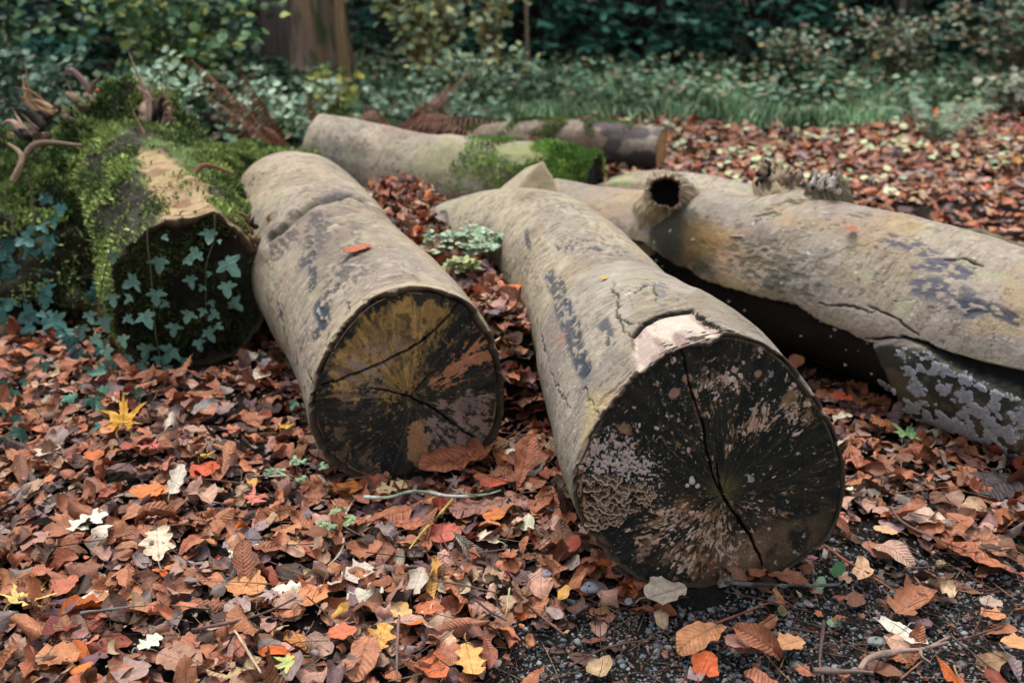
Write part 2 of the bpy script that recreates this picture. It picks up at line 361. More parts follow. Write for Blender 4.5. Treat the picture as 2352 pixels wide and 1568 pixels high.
def stub(name, parent, pts, radii, cols, hollow=.0, n=72, k=60, lump=.008, seed=5, ragged=.01, flat=None):
    """a sawn or broken side branch: bark tube, then a torn or hollow end"""
    ax = catmull(pts, k); R = np.interp(np.linspace(0, 1, k), np.linspace(0, 1, len(radii)), radii)
    T = np.gradient(ax, axis=0); T /= np.linalg.norm(T, axis=1)[:, None]
    B = np.cross(T, [0.1, 0.05, 1.]); B /= np.linalg.norm(B, axis=1)[:, None]; U = np.cross(B, T)
    th = np.linspace(0, 2 * pi, n, endpoint=False); CS = np.cos(th); SN = np.sin(th)
    r = R[:, None] * np.ones((1, n)) + lump * 2 * (fbm(CS[None] * 1.5, SN[None] * 1.5, np.arange(k)[:, None] * .08, 3, seed) - .5)
    P = ax[:, None] + r[..., None] * (CS[None, :, None] * B[:, None] + SN[None, :, None] * U[:, None])
    rg = (fbm(CS * 5, SN * 5, 0, 4, seed + 1) - .5) * 2 * ragged + (vn(CS * 14, SN * 14, 0, seed + 9) - .5) * ragged
    tail = ss(.6, 1, np.linspace(0, 1, k))[:, None, None]; P += tail * (T[-1] * rg[:, None])[None]
    P += ((vn(CS[None] * 9, SN[None] * 9, np.arange(k)[:, None] * .12, seed + 7) - .5) * .007 * (ragged > .01))[..., None] * (CS[None, :, None] * B[:, None] + SN[None, :, None] * U[:, None])
    base = lin(cols[0]) * (.75 + .5 * fbm(CS[None] * 4, SN[None] * 4, np.arange(k)[:, None] * .2, 3, seed + 2))[..., None]
    ringsP, ringsC = [P], [base]
    steps = ((.88, .0), (.82, -hollow * .4), (.62, -hollow), (.3, -hollow * 1.05), (.02, -hollow * 1.1)) if hollow else ((.9, .001), (.6, .003), (.3, -.002), (.02, 0.))
    for i, (f, dz) in enumerate(steps):
        rr = r[-1] * f * (1 + .12 * (fbm(CS * 3, SN * 3, i, 2, seed + 3) - .5))
        q = (ax[-1] + T[-1] * dz) + rr[:, None] * (CS[:, None] * B[-1] + SN[:, None] * U[-1])
        if i == 0: q = q + (P[-1] - (ax[-1] + r[-1][:, None] * (CS[:, None] * B[-1] + SN[:, None] * U[-1])))
        ringsP.append(q[None]); cc = lin(cols[2] if (i == 0 and len(cols) > 2) else cols[1]) * (.6 + .8 * fbm(CS * 5, SN * 5, i, 3, seed + 4))[:, None]
        ringsC.append(cc[None])
    V = np.concatenate(ringsP); Cc = np.concatenate(ringsC)
    return mesh(name, V.reshape(-1, 3), gridq(V.shape[0], n, True), M_BARK, parent, Cc.reshape(-1, 3))

# ---------------------------------------------------------------- the big log in front
def poly_noise_mask(S, pts, jag, edge=.01):
    X, Y = S.X + S.jx * jag, S.Y + S.jy * jag; ins = inside(X, Y, pts); d, _ = segdist(X, Y, list(pts) + [pts[0]]); return ss(-edge, edge, np.where(ins, d, -d))
P0 = atY(1628, 1052, 1.76); axd = np.array([-.37, 1.81, 0.])
PLB = Plane(P0, axd)
OUTB = [(1650, 765), (1705, 768), (1760, 790), (1820, 838), (1872, 905), (1912, 975), (1935, 1045), (1942, 1105), (1932, 1170), (1905, 1232), (1862, 1272), (1815, 1305), (1768, 1332), (1700, 1343), (1600, 1350), (1500, 1345), (1440, 1318), (1390, 1272), (1345, 1215), (1318, 1150), (1316, 1090), (1335, 1030), (1372, 965), (1415, 900), (1470, 845), (1545, 795)]
big = tag(empty('felled_log', (P0[0], P0[1], 0)), 'thick front log with black cut face, shelf fungus and a pale peeled patch of bark', 'log', 'felled logs lying in the leaves')
polyB = catmull(PLB.uv(OUTB), 240, True)
zc = P0[2]
LB = Log([P0, P0 + [-.09, .45, -.0], (.28, 2.5, .245), (.215, 2.95, .245), (.10, 3.32, .25), (-.06, 3.52, .22), (-.17, 3.6, .19), (-.23, 3.64, .17)], [.285, .258, .234, .215, .21, .21, .205, .19, .16], 420, 520, polyB, PLB, .35, seed=3, lump=.01)
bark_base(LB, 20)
S = LB.S; m = LB.m
S.stroke(m([(1265, 630), (1300, 720), (1325, 800), (1350, 850)]), .014, (72, 74, 80), .0)
def drag(S, pts, wd, c=(70, 72, 80), thr=.5, a=.9, dep=.002):
    d, t = segdist(S.X + S.jx * .01, S.Y + S.jy * .01, pts); mk = ss(wd, wd * .4, d) * ss(thr - .05, thr + .05, fbm(S.X * 45, S.Y * 90, 0, 4, 91)); S.mix(mk, c, a); S.d -= dep * mk
drag(S, m([(1258, 630), (1285, 700), (1318, 790), (1345, 850)]), .028, thr=.44)
drag(S, m([(1285, 640), (1310, 710), (1330, 780)]), .014, thr=.4)
drag(S, m([(1208, 530), (1215, 575)]), .014, thr=.35)
drag(S, m([(1330, 830), (1345, 855)]), .02, thr=.3, c=(60, 66, 78))
drag(S, m([(1385, 740), (1400, 790)]), .018, thr=.46)
drag(S, m([(1515, 655), (1525, 700)]), .012, thr=.4, c=(110, 108, 110))
drag(S, m([(1300, 560), (1420, 580)]), .06, thr=.58)
drag(S, m([(1230, 450), (1420, 560)]), .08, thr=.6, c=(120, 108, 92))
S.area(m([(1255, 740), (1300, 760), (1290, 800), (1265, 790)]), (165, 112, 92), .5, brk=.48)
for pts in ([(1405, 645), (1420, 690), (1418, 735), (1450, 775)], [(1418, 735), (1470, 745)], [(1265, 855), (1310, 935)], [(1340, 888), (1352, 910), (1380, 965)], [(1240, 740), (1262, 830)],
            [(1450, 680), (1480, 655), (1530, 660)], [(1090, 545), (1130, 610)], [(1480, 640), (1500, 650), (1508, 690)]):
    S.stroke(m(pts), .0022, (38, 32, 28), .9, .004, jag=.02)
# darker rippled bark above the peeled patch
S.area(m([(1570, 695), (1600, 665), (1680, 700), (1760, 770), (1700, 768), (1650, 745)]), (128, 116, 98), .6, -.002)
peel = m([(1452, 800), (1450, 770), (1475, 744), (1512, 722), (1560, 712), (1592, 710), (1622, 735), (1652, 752), (1690, 764), (1640, 790), (1560, 815), (1500, 855), (1480, 870)])
pm = S.area(peel, (178, 158, 146), .95, .009, edge=.002, jag=.014)
mm = pm * ss(.5, .62, fbm(S.X * 14, S.Y * 60, 0, 4, 66)); S.mix(mm, (138, 114, 104), .8)
mm = pm * ss(.52, .6, fbm(S.X * 10, S.Y * 35, 0, 3, 67)); S.mix(mm, (206, 192, 174), .7)
S.stroke(peel[1:6], .0045, (24, 19, 16), 1., .004, jag=.008, soft=.3, taper=.3)
S.stroke(peel[5:9], .0025, (40, 30, 24), 1., .002, jag=.016, soft=.3)
S.stroke(peel[0:2], .002, (90, 70, 58), .9, .001)
strip = m([(1470, 852), (1440, 880), (1410, 915), (1380, 965), (1355, 1000), (1385, 955), (1395, 935), (1372, 928), (1420, 880)])
sm = S.area(strip, (176, 150, 128), .8, .004, edge=.003)
S.area(m([(1352, 905), (1400, 890), (1380, 968), (1350, 1010), (1335, 1040), (1340, 960)]), (186, 166, 110), .55, edge=.02)
S.stroke(m([(1465, 858), (1425, 895), (1395, 935), (1380, 965)]), .0035, (34, 26, 24), 1, .004, jag=.012)
# green algae on far top and lip
S.mix(ss(1.6, 2.0, S.X) * ss(.5, .62, fbm(S.X * 9, S.Y * 9, 0, 3, 31)), (150, 146, 110), .5)
S.mix(ss(.05, 0, S.X) * ss(0, -.6, np.sin(LB.TH)), (150, 140, 92), .4)
LB.build('bark', big, rim=.01)
def blob(S, cx, cy, r, ecc=1.):      # soft weight around a pixel on the face
    p = S.pl.uv([(cx, cy)])[0]; return np.exp(-((S.X - p[0]) ** 2 + (S.Y - p[1]) ** 2) / (r * r))
def radial(S, f_th, f_r, o=4, seed=0): return fbm(np.cos(S.th) * f_th, np.sin(S.th) * f_th, S.rho * f_r + 7 * vn(np.cos(S.th) * 9, np.sin(S.th) * 9, 0, seed + 5), o, seed)
def paint_big(S):
    gr = .22 * (fbm(S.X * 190, S.Y * 190, 0, 3, 173) - .5)
    pl = S.pl; S.col[:] = lin((26, 30, 28))
    S.mix(ss(.45, .75, radial(S, 6, 18, 4, 1)), (50, 48, 40), .8)
    S.mix(ss(.5, .7, radial(S, 16, 22, 4, 2)), (66, 58, 44), .4)
    z = sum(blob(S, x_, y_, r_) * k_ for x_, y_, r_, k_ in ((1681, 890, .035, 1.), (1681, 850, .05, .5), (1751, 957, .03, 1.), (1820, 915, .05, .9), (1721, 985, .03, .8), (1677, 1031, .014, .9), (1435, 1010, .05, .8), (1545, 834, .02, .9), (1747, 795, .025, .9), (1500, 1230, .06, 1.), (1550, 1185, .03, 1.), (1600, 1240, .06, .7), (1571, 1300, .04, .9), (1640, 1230, .05, .6), (1694, 1270, .05, 1.), (1620, 880, .03, .6), (1580, 930, .06, .45), (1850, 960, .05, .6), (1640, 1180, .04, .6), (1600, 1020, .05, .5), (1790, 1060, .08, .25), (1780, 1170, .06, .35), (1720, 1170, .03, .5)))
    z = np.clip(z, 0, 1.15); hue = fbm(S.X * 18, S.Y * 18, 0, 4, 105); tone = fbm(S.X * 90, S.Y * 90, 0, 3, 106)
    n = .6 * radial(S, 14, 44, 5, 3) + .4 * fbm(S.X * 38, S.Y * 38, 0, 4, 103); mk = ss(.0, .11, n + gr - (.69 - .20 * z)); S.mix(mk * (.3 + .7 * ss(.3, .6, tone)), (164, 130, 108), .85); S.mix(mk * ss(.5, .6, hue), (138, 110, 70), .6)
    n = .6 * radial(S, 30, 95, 4, 4) + .4 * fbm(S.X * 80, S.Y * 80, 0, 4, 104); mk = ss(.0, .06, n + gr - (.71 - .19 * z)); S.mix(mk, (204, 170, 148), .9); S.mix(mk * ss(.55, .5, hue) * ss(.4, .6, tone), (226, 212, 198), .7); S.d += .0012 * mk
    n = radial(S, 44, 60, 3, 107); S.mix(ss(.70, .78, n) * ss(.06, .15, S.rho), (120, 106, 84), .6)
    # soft brown-ochre zones at the foot
    S.mix(np.clip(blob(S, 1830, 1230, .075), 0, 1) * ss(.35, .6, fbm(S.X * 22, S.Y * 22, 0, 4, 12)), (136, 112, 82), .45)
    S.mix(np.clip(blob(S, 1725, 1265, .055), 0, 1) * ss(.35, .6, fbm(S.X * 28, S.Y * 28, 0, 4, 13)), (150, 118, 92), .75)
    S.mix(np.clip(blob(S, 1610, 1290, .05), 0, 1) * ss(.4, .6, radial(S, 22, 50, 3, 14)), (150, 104, 70), .8)
    S.mix(blob(S, 1571, 1166, .02), (128, 92, 60), .8); S.mix(blob(S, 1665, 1120, .03) * ss(.3, .6, radial(S, 8, 10, 3, 15)), (122, 108, 62), .7)
    # white lichen crust, broken into squares
    q = blob(S, 1430, 1070, .04) + blob(S, 1385, 1050, .035) * .9 + blob(S, 1480, 1090, .035) * .9 + blob(S, 1365, 1040, .03) * .7
    n = fbm(S.X * 230, S.Y * 230, 0, 3, 16) + .35 * (fbm(S.X * 35, S.Y * 70, 0, 3, 17) - .5)
    thr = .70 - .22 * np.clip(q, 0, 1.2); mk = ss(thr - .02, thr + .03, n) * ss(.05, .2, q); S.mix(mk, (206, 188, 178), .92); S.d += .0015 * mk
    # stipple of pale dots, denser to the left
    n = vn(S.X * 330, S.Y * 330, 0, 18); dz = blob(S, 1490, 1110, .08) + blob(S, 1540, 930, .05) * .7 + blob(S, 1640, 900, .05) * .5 + z * .4 - .1; mk = ss(.955 - .12 * dz, .99 - .12 * dz, n); S.mix(mk, (196, 190, 180), .8)
    S.mix(ss(.94, .97, vn(S.X * 220, S.Y * 220, 0, 19)), (150, 120, 60), .5)
    # crusts beside the bark at the left rim
    e = ss(.93, .97, S.t); S.mix(e * (blob(S, 1330, 1130, .08) + blob(S, 1345, 1200, .05)) * ss(.4, .5, fbm(S.X * 60, S.Y * 60, 0, 3, 20)), (186, 142, 112), .9)
    e = ss(.975, .995, S.t); S.mix(e * ss(.1, .5, np.sin(S.th)), (120, 104, 84), .6)
    for cx, cy, r_ in ((1592, 1108, .008), (1580, 1116, .005), (1604, 1118, .006), (1590, 1100, .005)): S.mix(ss(.4, .6, blob(S, cx, cy, r_) + .25 * S.jx * 2), (214, 200, 194), .95)
    S.mix(ss(.4, .6, blob(S, 1727, 1100, .010) + 1.1 * S.jy + .8 * S.jx) * .9, (196, 200, 200), .6)
    for cx, cy, a_, b_ in ((1550, 905, .012, 1), (1580, 870, .01, 1), (1735, 975, .01, 1), (1742, 860, .009, 1)): S.mix(ss(.35, .55, blob(S, cx, cy, a_) + .4 * S.jx), (176, 138, 116), .85)
    cr = pl.uv
    S.stroke(cr([(1567, 800), (1590, 900), (1618, 980), (1625, 1040), (1642, 1100), (1660, 1142)]), .0022, (8, 8, 8), 1., .010, jag=.006, taper=.3)
    S.stroke(cr([(1648, 1070), (1655, 1112), (1662, 1142), (1690, 1185), (1722, 1228), (1745, 1275), (1765, 1322)]), .0032, (6, 6, 6), 1., .012, jag=.006, taper=.6)
    S.stroke(cr([(1660, 1140), (1625, 1152), (1592, 1182), (1560, 1222)]), .0018, (8, 8, 8), 1., .006, jag=.005, taper=.6)
    S.mix(ss(.012, 0, S.rho) * .5, (110, 96, 66))
    dd, _ = segdist(S.X, S.Y, list(cr([(1600, 930), (1622, 1000)]))); S.mix(ss(.004, .002, np.abs(dd - .004)) * (S.X < cr([(1615, 960)])[0][0]), (130, 100, 78), .4)
fo, SB, _ = face_disc('cut_face', PLB, OUTB, (1660, 1140), big, paint_big, 230, 900, inset=.004, shrink=.009)
# shelf fungus: ranks of small wavy brackets
def brackets(pl, parent):
    rng = np.random.default_rng(5); parts = []; rows = []
    spans = [(1075, 1415, 1485), (1083, 1350, 1500), (1092, 1345, 1505), (1100, 1350, 1512), (1108, 1352, 1515), (1116, 1355, 1512), (1124, 1352, 1515), (1132, 1340, 1508), (1140, 1400, 1512), (1148, 1330, 1500), (1156, 1328, 1420), (1164, 1325, 1425), (1173, 1325, 1420), (1180, 1330, 1412), (1088, 1360, 1400)]
    for k in range(130):
        px = rng.uniform(1347, 1502); py = rng.uniform(1092, 1203)
        if px > 1425 and py > 1172: continue
        if (px - 1330) + (py - 1092) * .3 < 12 or (px > 1480 and py < 1110): continue
        if 1455 < px < 1475 and 1150 < py: continue
        rows.append((px, py, rng.uniform(14, 44) * (1 if px < 1470 else .7)))
    rows.sort(key=lambda r: r[1])
    for px, py, wpx in rows[::1]:
        u, v = pl.uv([(px, py)])[0]; wd = wpx / FPX * 1.95; n, k = 17, 6
        a = np.linspace(0, pi, n); t = np.linspace(0, 1, k)[:, None]
        dep = wd * rng.uniform(.34, .5); ph = rng.uniform(0, 6)
        ruf = 1 + .16 * np.sin(a * 4 + ph) + .10 * np.sin(a * 7 + ph * 2); sk = rng.normal(0, .12)
        X = u + t * wd / 2 * np.cos(a)[None] * ruf; out_ = t * dep * np.sin(a)[None] * ruf
        drop = -.004 * t ** 2 + .0016 * np.sin(a * 6 + ph)[None] * t - .3 * out_
        top = pl.at(X, v + drop + .001, -out_ * 1.25 + .004); bot = pl.at(X, v + drop - .0012 - .0015 * (1 - t), -out_ * .97 + .004)
        c0 = np.where(t < .25, 0, 1)[..., None]
        band = np.interp(t[:, 0], [0, .3, .55, .8, .93, 1], [.15, .35, .3, .6, 2.6, 2.8])[:, None, None]
        cc = lin((132, 112, 94)) * band * np.ones((1, n, 1)) * rng.uniform(.8, 1.25)
        top = top + pl.U * ((X - u) * sk)[..., None]; bot = bot + pl.U * ((X - u) * sk)[..., None]; V = np.concatenate([top.reshape(-1, 3), bot.reshape(-1, 3)]); q = gridq(k, n)
        rim = np.array([[(k - 1) * n + j, (k - 1) * n + j + 1, k * n + (k - 1) * n + j + 1, k * n + (k - 1) * n + j] for j in range(n - 1)])
        parts.append((V, [q, q[:, ::-1] + k * n, rim], np.concatenate([cc.reshape(-1, 3), cc.reshape(-1, 3) * .6])))
    V, F, C = merge(parts); return mesh('shelf_fungus', V, F, M_FUNGUS, parent, C)
brackets(PLB, big)
# small round crust fungi as low domes
def buttons(pl, parent, spots, col):
    parts = []; rng = np.random.default_rng(9)
    for px, py, r_ in spots:
        u, v = pl.uv([(px, py)])[0]; r = r_ / FPX * 1.95; a = np.linspace(0, 2 * pi, 14, endpoint=False); t = np.array([1, .8, .45, .05])[:, None]
        rr = r * (1 + .15 * np.sin(a * 3 + rng.uniform(0, 6)))[None] * t; w_ = -np.sqrt(np.maximum(0, 1 - t ** 2)) * r * .45 * np.ones_like(rr) + .004
        V = pl.at(u + rr * np.cos(a), v + rr * np.sin(a), w_).reshape(-1, 3); parts.append((V, [gridq(4, 14, True)[:, ::-1]], lin(col) * rng.uniform(.8, 1.15)))
    for V, F, c_ in parts: mesh('crust_fungus', V, F, M_FUNGUS, parent, np.tile(c_, (len(V), 1)))
buttons(PLB, big, [(1548, 1172, 7), (1536, 1176, 6), (1520, 1182, 8), (1512, 1180, 5), (1574, 1162, 6), (1580, 1158, 4), (1590, 1180, 8), (1556, 1186, 4), (1545, 1250, 6), (1340, 1060, 7), (1352, 1065, 6), (1335, 1075, 7), (1342, 1045, 6), (1570, 1166, 5)], (196, 158, 132))
# sawn wedge of a side branch at the far end, and the swelling on its left
W0 = G(1235, 420, .40); W0 = atY(1235, 452, 3.45)
def wedge(parent):
    T = np.array([.45, -.65, .0]); T /= np.linalg.norm(T)
    A = [atY(1160, 500, 3.5), atY(1185, 436, 3.56), atY(1240, 374, 3.64), atY(1258, 388, 3.62), atY(1290, 456, 3.54), atY(1280, 500, 3.5)]
    A = np.array(A); Bk = A + np.array([-.11, .10, -.07]); Bk[2] = A[2] + [-.05, .05, -.03]
    A2 = catmull(A, 40); B2 = catmull(Bk, 40); t = np.linspace(0, 1, 16)[:, None, None]
    P = A2[None] * (1 - t) + B2[None] * t; P += .008 * (fbm(P[..., 0] * 22, P[..., 1] * 22, P[..., 2] * 22, 3, 3) - .5)[..., None]
    col = lin(BEIGE) * (.7 + .5 * fbm(P[..., 0] * 30, P[..., 1] * 30, P[..., 2] * 30, 4, 5))[..., None]
    c = A2.mean(0); tt = np.linspace(1, .02, 14)[:, None, None]; Fp = c + (A2[None] - c) * tt + .006 * (fbm(np.arange(40)[None] * .3, tt[..., 0] * 6, 0, 3, 8) - .5)[..., None]
    fc = lin((150, 134, 108)) * (.45 + .9 * fbm(Fp[..., 0] * 25, Fp[..., 2] * 25, 0, 4, 6))[..., None]; fc = np.where((fbm(Fp[..., 0] * 14, Fp[..., 2] * 14, 0, 3, 16) > .52)[..., None], lin((62, 76, 56)), fc)
    fc[:2] = lin((176, 158, 132))
    V, F, C = merge([(P.reshape(-1, 3), [gridq(16, 40)], col.reshape(-1, 3)), (Fp.reshape(-1, 3), [gridq(14, 40)], fc.reshape(-1, 3))])
    mesh('branch_wedge', V, F, M_BARK, parent, C)
wedge(big)

# ---------------------------------------------------------------- the left cut log
P1 = atY(935, 885, 2.21); ax1 = np.array([-.72, 2.14, 0.]); PL1 = Plane(P1, ax1)
OUT1 = [(930, 657), (985, 660), (1040, 675), (1085, 700), (1120, 745), (1142, 800), (1157, 870), (1158, 930), (1148, 985), (1120, 1030), (1085, 1068), (1040, 1098), (980, 1115), (910, 1120), (830, 1108), (785, 1085), (745, 1050), (718, 1000), (708, 950), (714, 890), (735, 830), (765, 775), (805, 725), (860, 680)]
l1 = tag(empty('felled_log', (P1[0], P1[1], 0)), 'left cut log whose dark end face is stained ochre yellow and orange', 'log', 'felled logs lying in the leaves')
poly1 = catmull(PL1.uv(OUT1), 240, True)
L1 = Log([P1, P1 + [-.14, .42, 0], (-.56, 3.0, .25), (-.72, 3.45, .26), (-.88, 3.9, .25), (-.94, 4.1, .2)], [.25, .25, .25, .255, .25, .19], 400, 480, poly1, PL1, .3, seed=12, lump=.012)
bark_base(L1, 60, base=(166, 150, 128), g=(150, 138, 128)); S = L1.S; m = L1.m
crease = m([(625, 548), (660, 525), (688, 498), (712, 478), (760, 462), (800, 452), (835, 470)])
S.stroke(crease, .022, (70, 74, 54), .9, .02, jag=.03, taper=.2); S.stroke(crease, .007, (36, 38, 30), .9, .006, jag=.02)
S.mix(poly_noise_mask(S, m([(690, 500), (830, 475), (860, 520), (800, 600), (740, 600), (720, 640), (690, 620)]), .09, .05) * ss(.3, .55, fbm(S.X * 16, S.Y * 16, 0, 4, 161)), (112, 98, 92), .7)
d_, _ = segdist(S.X, S.Y, crease); S.d += .012 * np.exp(-((d_ - .045) / .03) ** 2)
S.area(m([(735, 448), (770, 432), (800, 440), (785, 470), (745, 480), (728, 470)]), (120, 112, 108), .7, .004)
S.stroke(m([(782, 455), (790, 450)]), .006, (20, 18, 16), 1, .01)
drag(S, m([(735, 500), (720, 570), (700, 600)]), .05, thr=.46, c=(72, 74, 72))
drag(S, m([(715, 560), (715, 660)]), .02, thr=.42, c=(60, 64, 72))
drag(S, m([(790, 620), (750, 690), (730, 760)]), .045, thr=.47, c=(66, 70, 70))
drag(S, m([(730, 700), (745, 745)]), .03, thr=.38, c=(50, 60, 72))
drag(S, m([(640, 560), (760, 520), (800, 640)]), .10, thr=.56, c=(104, 94, 88))
drag(S, m([(670, 860), (640, 700)]), .03, thr=.55)
for pts in ([(755, 760), (750, 795), (770, 810)], [(700, 840), (716, 880)], [(800, 690), (805, 720)]): S.stroke(m(pts), .0022, (36, 30, 26), .9, .003, jag=.02)
lipn = ss(.05, 0, S.X) * ss(.2, .6, np.sin(L1.TH)) ; S.mix(lipn, (190, 172, 138), .5)
L1.build('bark', l1, rim=.014)
def paint_1(S):
    gr = .30 * (fbm(S.X * 150, S.Y * 150, 0, 3, 171) - .5) + .16 * (radial(S, 40, 90, 3, 172) - .5)
    pl = S.pl; S.col[:] = lin((36, 38, 36))
    S.mix(ss(.4, .7, radial(S, 5, 14, 4, 31)), (66, 64, 54), .8)
    # ochre fan
    w1 = blob(S, 920, 740, .09) + blob(S, 860, 770, .09) + blob(S, 790, 850, .05) * 1.1 + blob(S, 980, 700, .06) + blob(S, 930, 870, .05) + blob(S, 800, 900, .05) * .6 + blob(S, 1020, 720, .045) * .7
    w1 = w1 * ss(.99, .80, S.t + .25 * (radial(S, 9, 4, 3, 36) - .5)); n = radial(S, 6.5, 10, 5, 32)
    n = .3 * n + .25 * radial(S, 18, 40, 4, 133) + .45 * fbm(S.X * 32, S.Y * 32, 0, 5, 132); mk = ss(.56, .74, n + gr + .36 * np.clip(w1, 0, 1) - .04); S.mix(mk, (164, 132, 76), .9)
    S.mix(mk * ss(.45, .6, radial(S, 14, 26, 4, 33)), (122, 102, 60), .7); S.mix(mk * ss(.5, .62, radial(S, 11, 14, 4, 34)), (196, 158, 98), .7)
    S.mix(mk * ss(.55, .66, fbm(S.X * 60, S.Y * 45, 0, 4, 37)), (70, 60, 44), .7)
    S.mix(ss(.42, .62, gr + .5 * radial(S, 9, 16, 4, 38) + .5 * fbm(S.X * 50, S.Y * 50, 0, 4, 138)) * np.clip(blob(S, 830, 880, .06) + blob(S, 850, 830, .03) + blob(S, 905, 810, .03), 0, 1), (160, 142, 132), .85)
    # orange band to the right and wedge at the foot
    w2 = blob(S, 1110, 820, .045) + blob(S, 1060, 845, .035) + blob(S, 1015, 880, .03)
    mk = ss(.58, .68, gr + (.5 * radial(S, 16, 34, 4, 39) + .5 * fbm(S.X * 45, S.Y * 45, 0, 4, 139)) + .26 * np.clip(w2, 0, 1) - .05) * ss(.15, .4, w2); S.mix(mk, (196, 136, 98), .9); S.d += .001 * mk
    w3 = blob(S, 965, 1020, .028) + blob(S, 960, 985, .02) + blob(S, 962, 1050, .028); S.mix(ss(.35, .6, w3 + .7 * S.jx + 1.2 * gr), (186, 140, 96), .85)
    w4 = blob(S, 1060, 1000, .06) + blob(S, 1020, 960, .05) + blob(S, 1090, 960, .06); n = .5 * radial(S, 18, 34, 4, 40) + .5 * fbm(S.X * 45, S.Y * 45, 0, 4, 140); S.mix(ss(.57, .68, n + gr + .16 * np.clip(w4, 0, 1)) * ss(.1, .3, w4), (170, 146, 134), .75)
    S.mix(ss(.4, .6, blob(S, 1080, 935, .03) + .3 * S.jx) * .7, (76, 84, 104), .6)
    w5 = blob(S, 900, 1080, .1) + blob(S, 820, 1060, .05) ; S.mix(ss(.60, .72, gr + .5 * radial(S, 14, 30, 4, 42) + .5 * fbm(S.X * 35, S.Y * 35, 0, 4, 142) + .06 * w5), (130, 104, 84), .6)
    S.mix(ss(.965, .985, S.t) * ss(.45, .55, fbm(S.th * 8, S.t * 2, 0, 3, 43)) * ss(.1, -.4, np.sin(S.th)), (170, 132, 104), .6)
    n = vn(S.X * 260, S.Y * 260, 0, 44); S.mix(ss(.93, .96, n), (186, 176, 160), .7)
    cr = pl.uv
    S.stroke(cr([(718, 890), (770, 882), (830, 858), (885, 835), (940, 808), (985, 778), (1030, 735), (1060, 695)]), .0030, (9, 9, 8), 1, .012, jag=.008, taper=.3)
    S.stroke(cr([(850, 895), (905, 905), (948, 918), (1000, 945), (1060, 990), (1110, 1030)]), .0030, (9, 9, 8), 1, .010, jag=.008, taper=.6)
    S.stroke(cr([(945, 918), (965, 890), (1000, 855)]), .0018, (14, 12, 10), 1, .004, jag=.006)
    # pale sapwood line under the lifted bark
    S.mix(ss(.972, .985, S.t) * ss(.99, .985, S.t) * ss(.3, .7, np.sin(S.th)) * (S.X < .05), (176, 150, 124), .9)
face_disc('cut_face', PL1, OUT1, (948, 918), l1, paint_1, 200, 800, inset=.012, shrink=.017)

# ---------------------------------------------------------------- the right long log
l3 = tag(empty('felled_log', (1.25, 2.5, 0)), 'long right log split lengthwise, with a hollow knot and white lichen on its torn side', 'log', 'felled logs lying in the leaves')
L3 = Log([(2.05, 1.62, .2), (1.62, 2.1, .22), (1.38, 2.40, .235), (1.02, 2.86, .26), (.72, 3.2, .235), (.42, 3.52, .2), (.12, 3.86, .18)], [.235, .24, .25, .265, .26, .235, .21, .2], 620, 560, seed=33, lump=.016, exp=1.0)
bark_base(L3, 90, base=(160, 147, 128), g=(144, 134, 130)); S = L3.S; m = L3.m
S.mix(ss(.5, .65, fbm(S.X * 4, S.Y * 7, 0, 4, 95)), (166, 136, 88), .45)
S.mix(ss(.45, .62, fbm(S.X * 5, S.Y * 5, 0, 4, 195)), (146, 132, 128), .35)
S.mix(np.exp(-(((S.X - m([(1620, 590)])[0][0]) / .12) ** 2 + ((S.Y - m([(1620, 590)])[0][1]) / .10) ** 2)) * ss(.3, .5, fbm(S.X * 20, S.Y * 20, 0, 3, 196)), (170, 126, 70), .7)
S.mix(poly_noise_mask(S, m([(1320, 500), (1480, 530), (1500, 500), (1640, 520), (1650, 560), (1760, 600), (1900, 680), (1740, 690), (1560, 610)]), .09, .05) * ss(.35, .55, fbm(S.X * 13, S.Y * 13, 0, 4, 197)), (64, 66, 54), .8)
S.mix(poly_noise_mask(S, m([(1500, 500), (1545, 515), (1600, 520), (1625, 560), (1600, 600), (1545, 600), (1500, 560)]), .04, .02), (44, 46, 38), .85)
d_, _ = segdist(S.X + S.jx * .02, S.Y + S.jy * .02, m([(1860, 540), (1700, 600)])); S.mix(ss(.006, .001, d_) , (86, 84, 66), .7)
d_, _ = segdist(S.X + S.jx * .02, S.Y + S.jy * .02, m([(1990, 560), (1780, 650)])); S.mix(ss(.006, .001, d_) , (86, 84, 66), .7)
for px, py in ((1740, 500), (1700, 520), (1820, 470), (1900, 520)): drag(S, m([(px, py), (px + 90, py - 30)]), .03, thr=.55, c=(78, 78, 66), a=.7)
LE = [(1480, 560), (1545, 600), (1640, 655), (1740, 685), (1830, 705), (1870, 735), (1960, 775), (2005, 790)]
dark_poly = m(LE + [(2035, 850), (2075, 915), (2110, 965), (2160, 1000), (2230, 1045), (2340, 1085)]) 
# under the torn edge: stripped, set back, dark decay with shade painted over it
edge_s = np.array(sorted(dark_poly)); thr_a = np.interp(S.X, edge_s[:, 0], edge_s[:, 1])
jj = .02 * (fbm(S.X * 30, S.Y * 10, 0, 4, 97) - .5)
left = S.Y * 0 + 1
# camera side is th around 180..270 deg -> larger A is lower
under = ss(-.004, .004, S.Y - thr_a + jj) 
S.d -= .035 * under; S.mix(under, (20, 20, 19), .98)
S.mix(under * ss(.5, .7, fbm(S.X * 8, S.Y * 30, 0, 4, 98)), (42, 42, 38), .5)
S.mix(ss(.0, -.012, S.Y - thr_a + jj) * ss(-.05, -.02, S.Y - thr_a + jj), (150, 132, 104), .3)
S.mix(ss(-.07, .0, S.Y - thr_a) * ss(2.2, 1.2, S.X) * .0, (120, 110, 90))
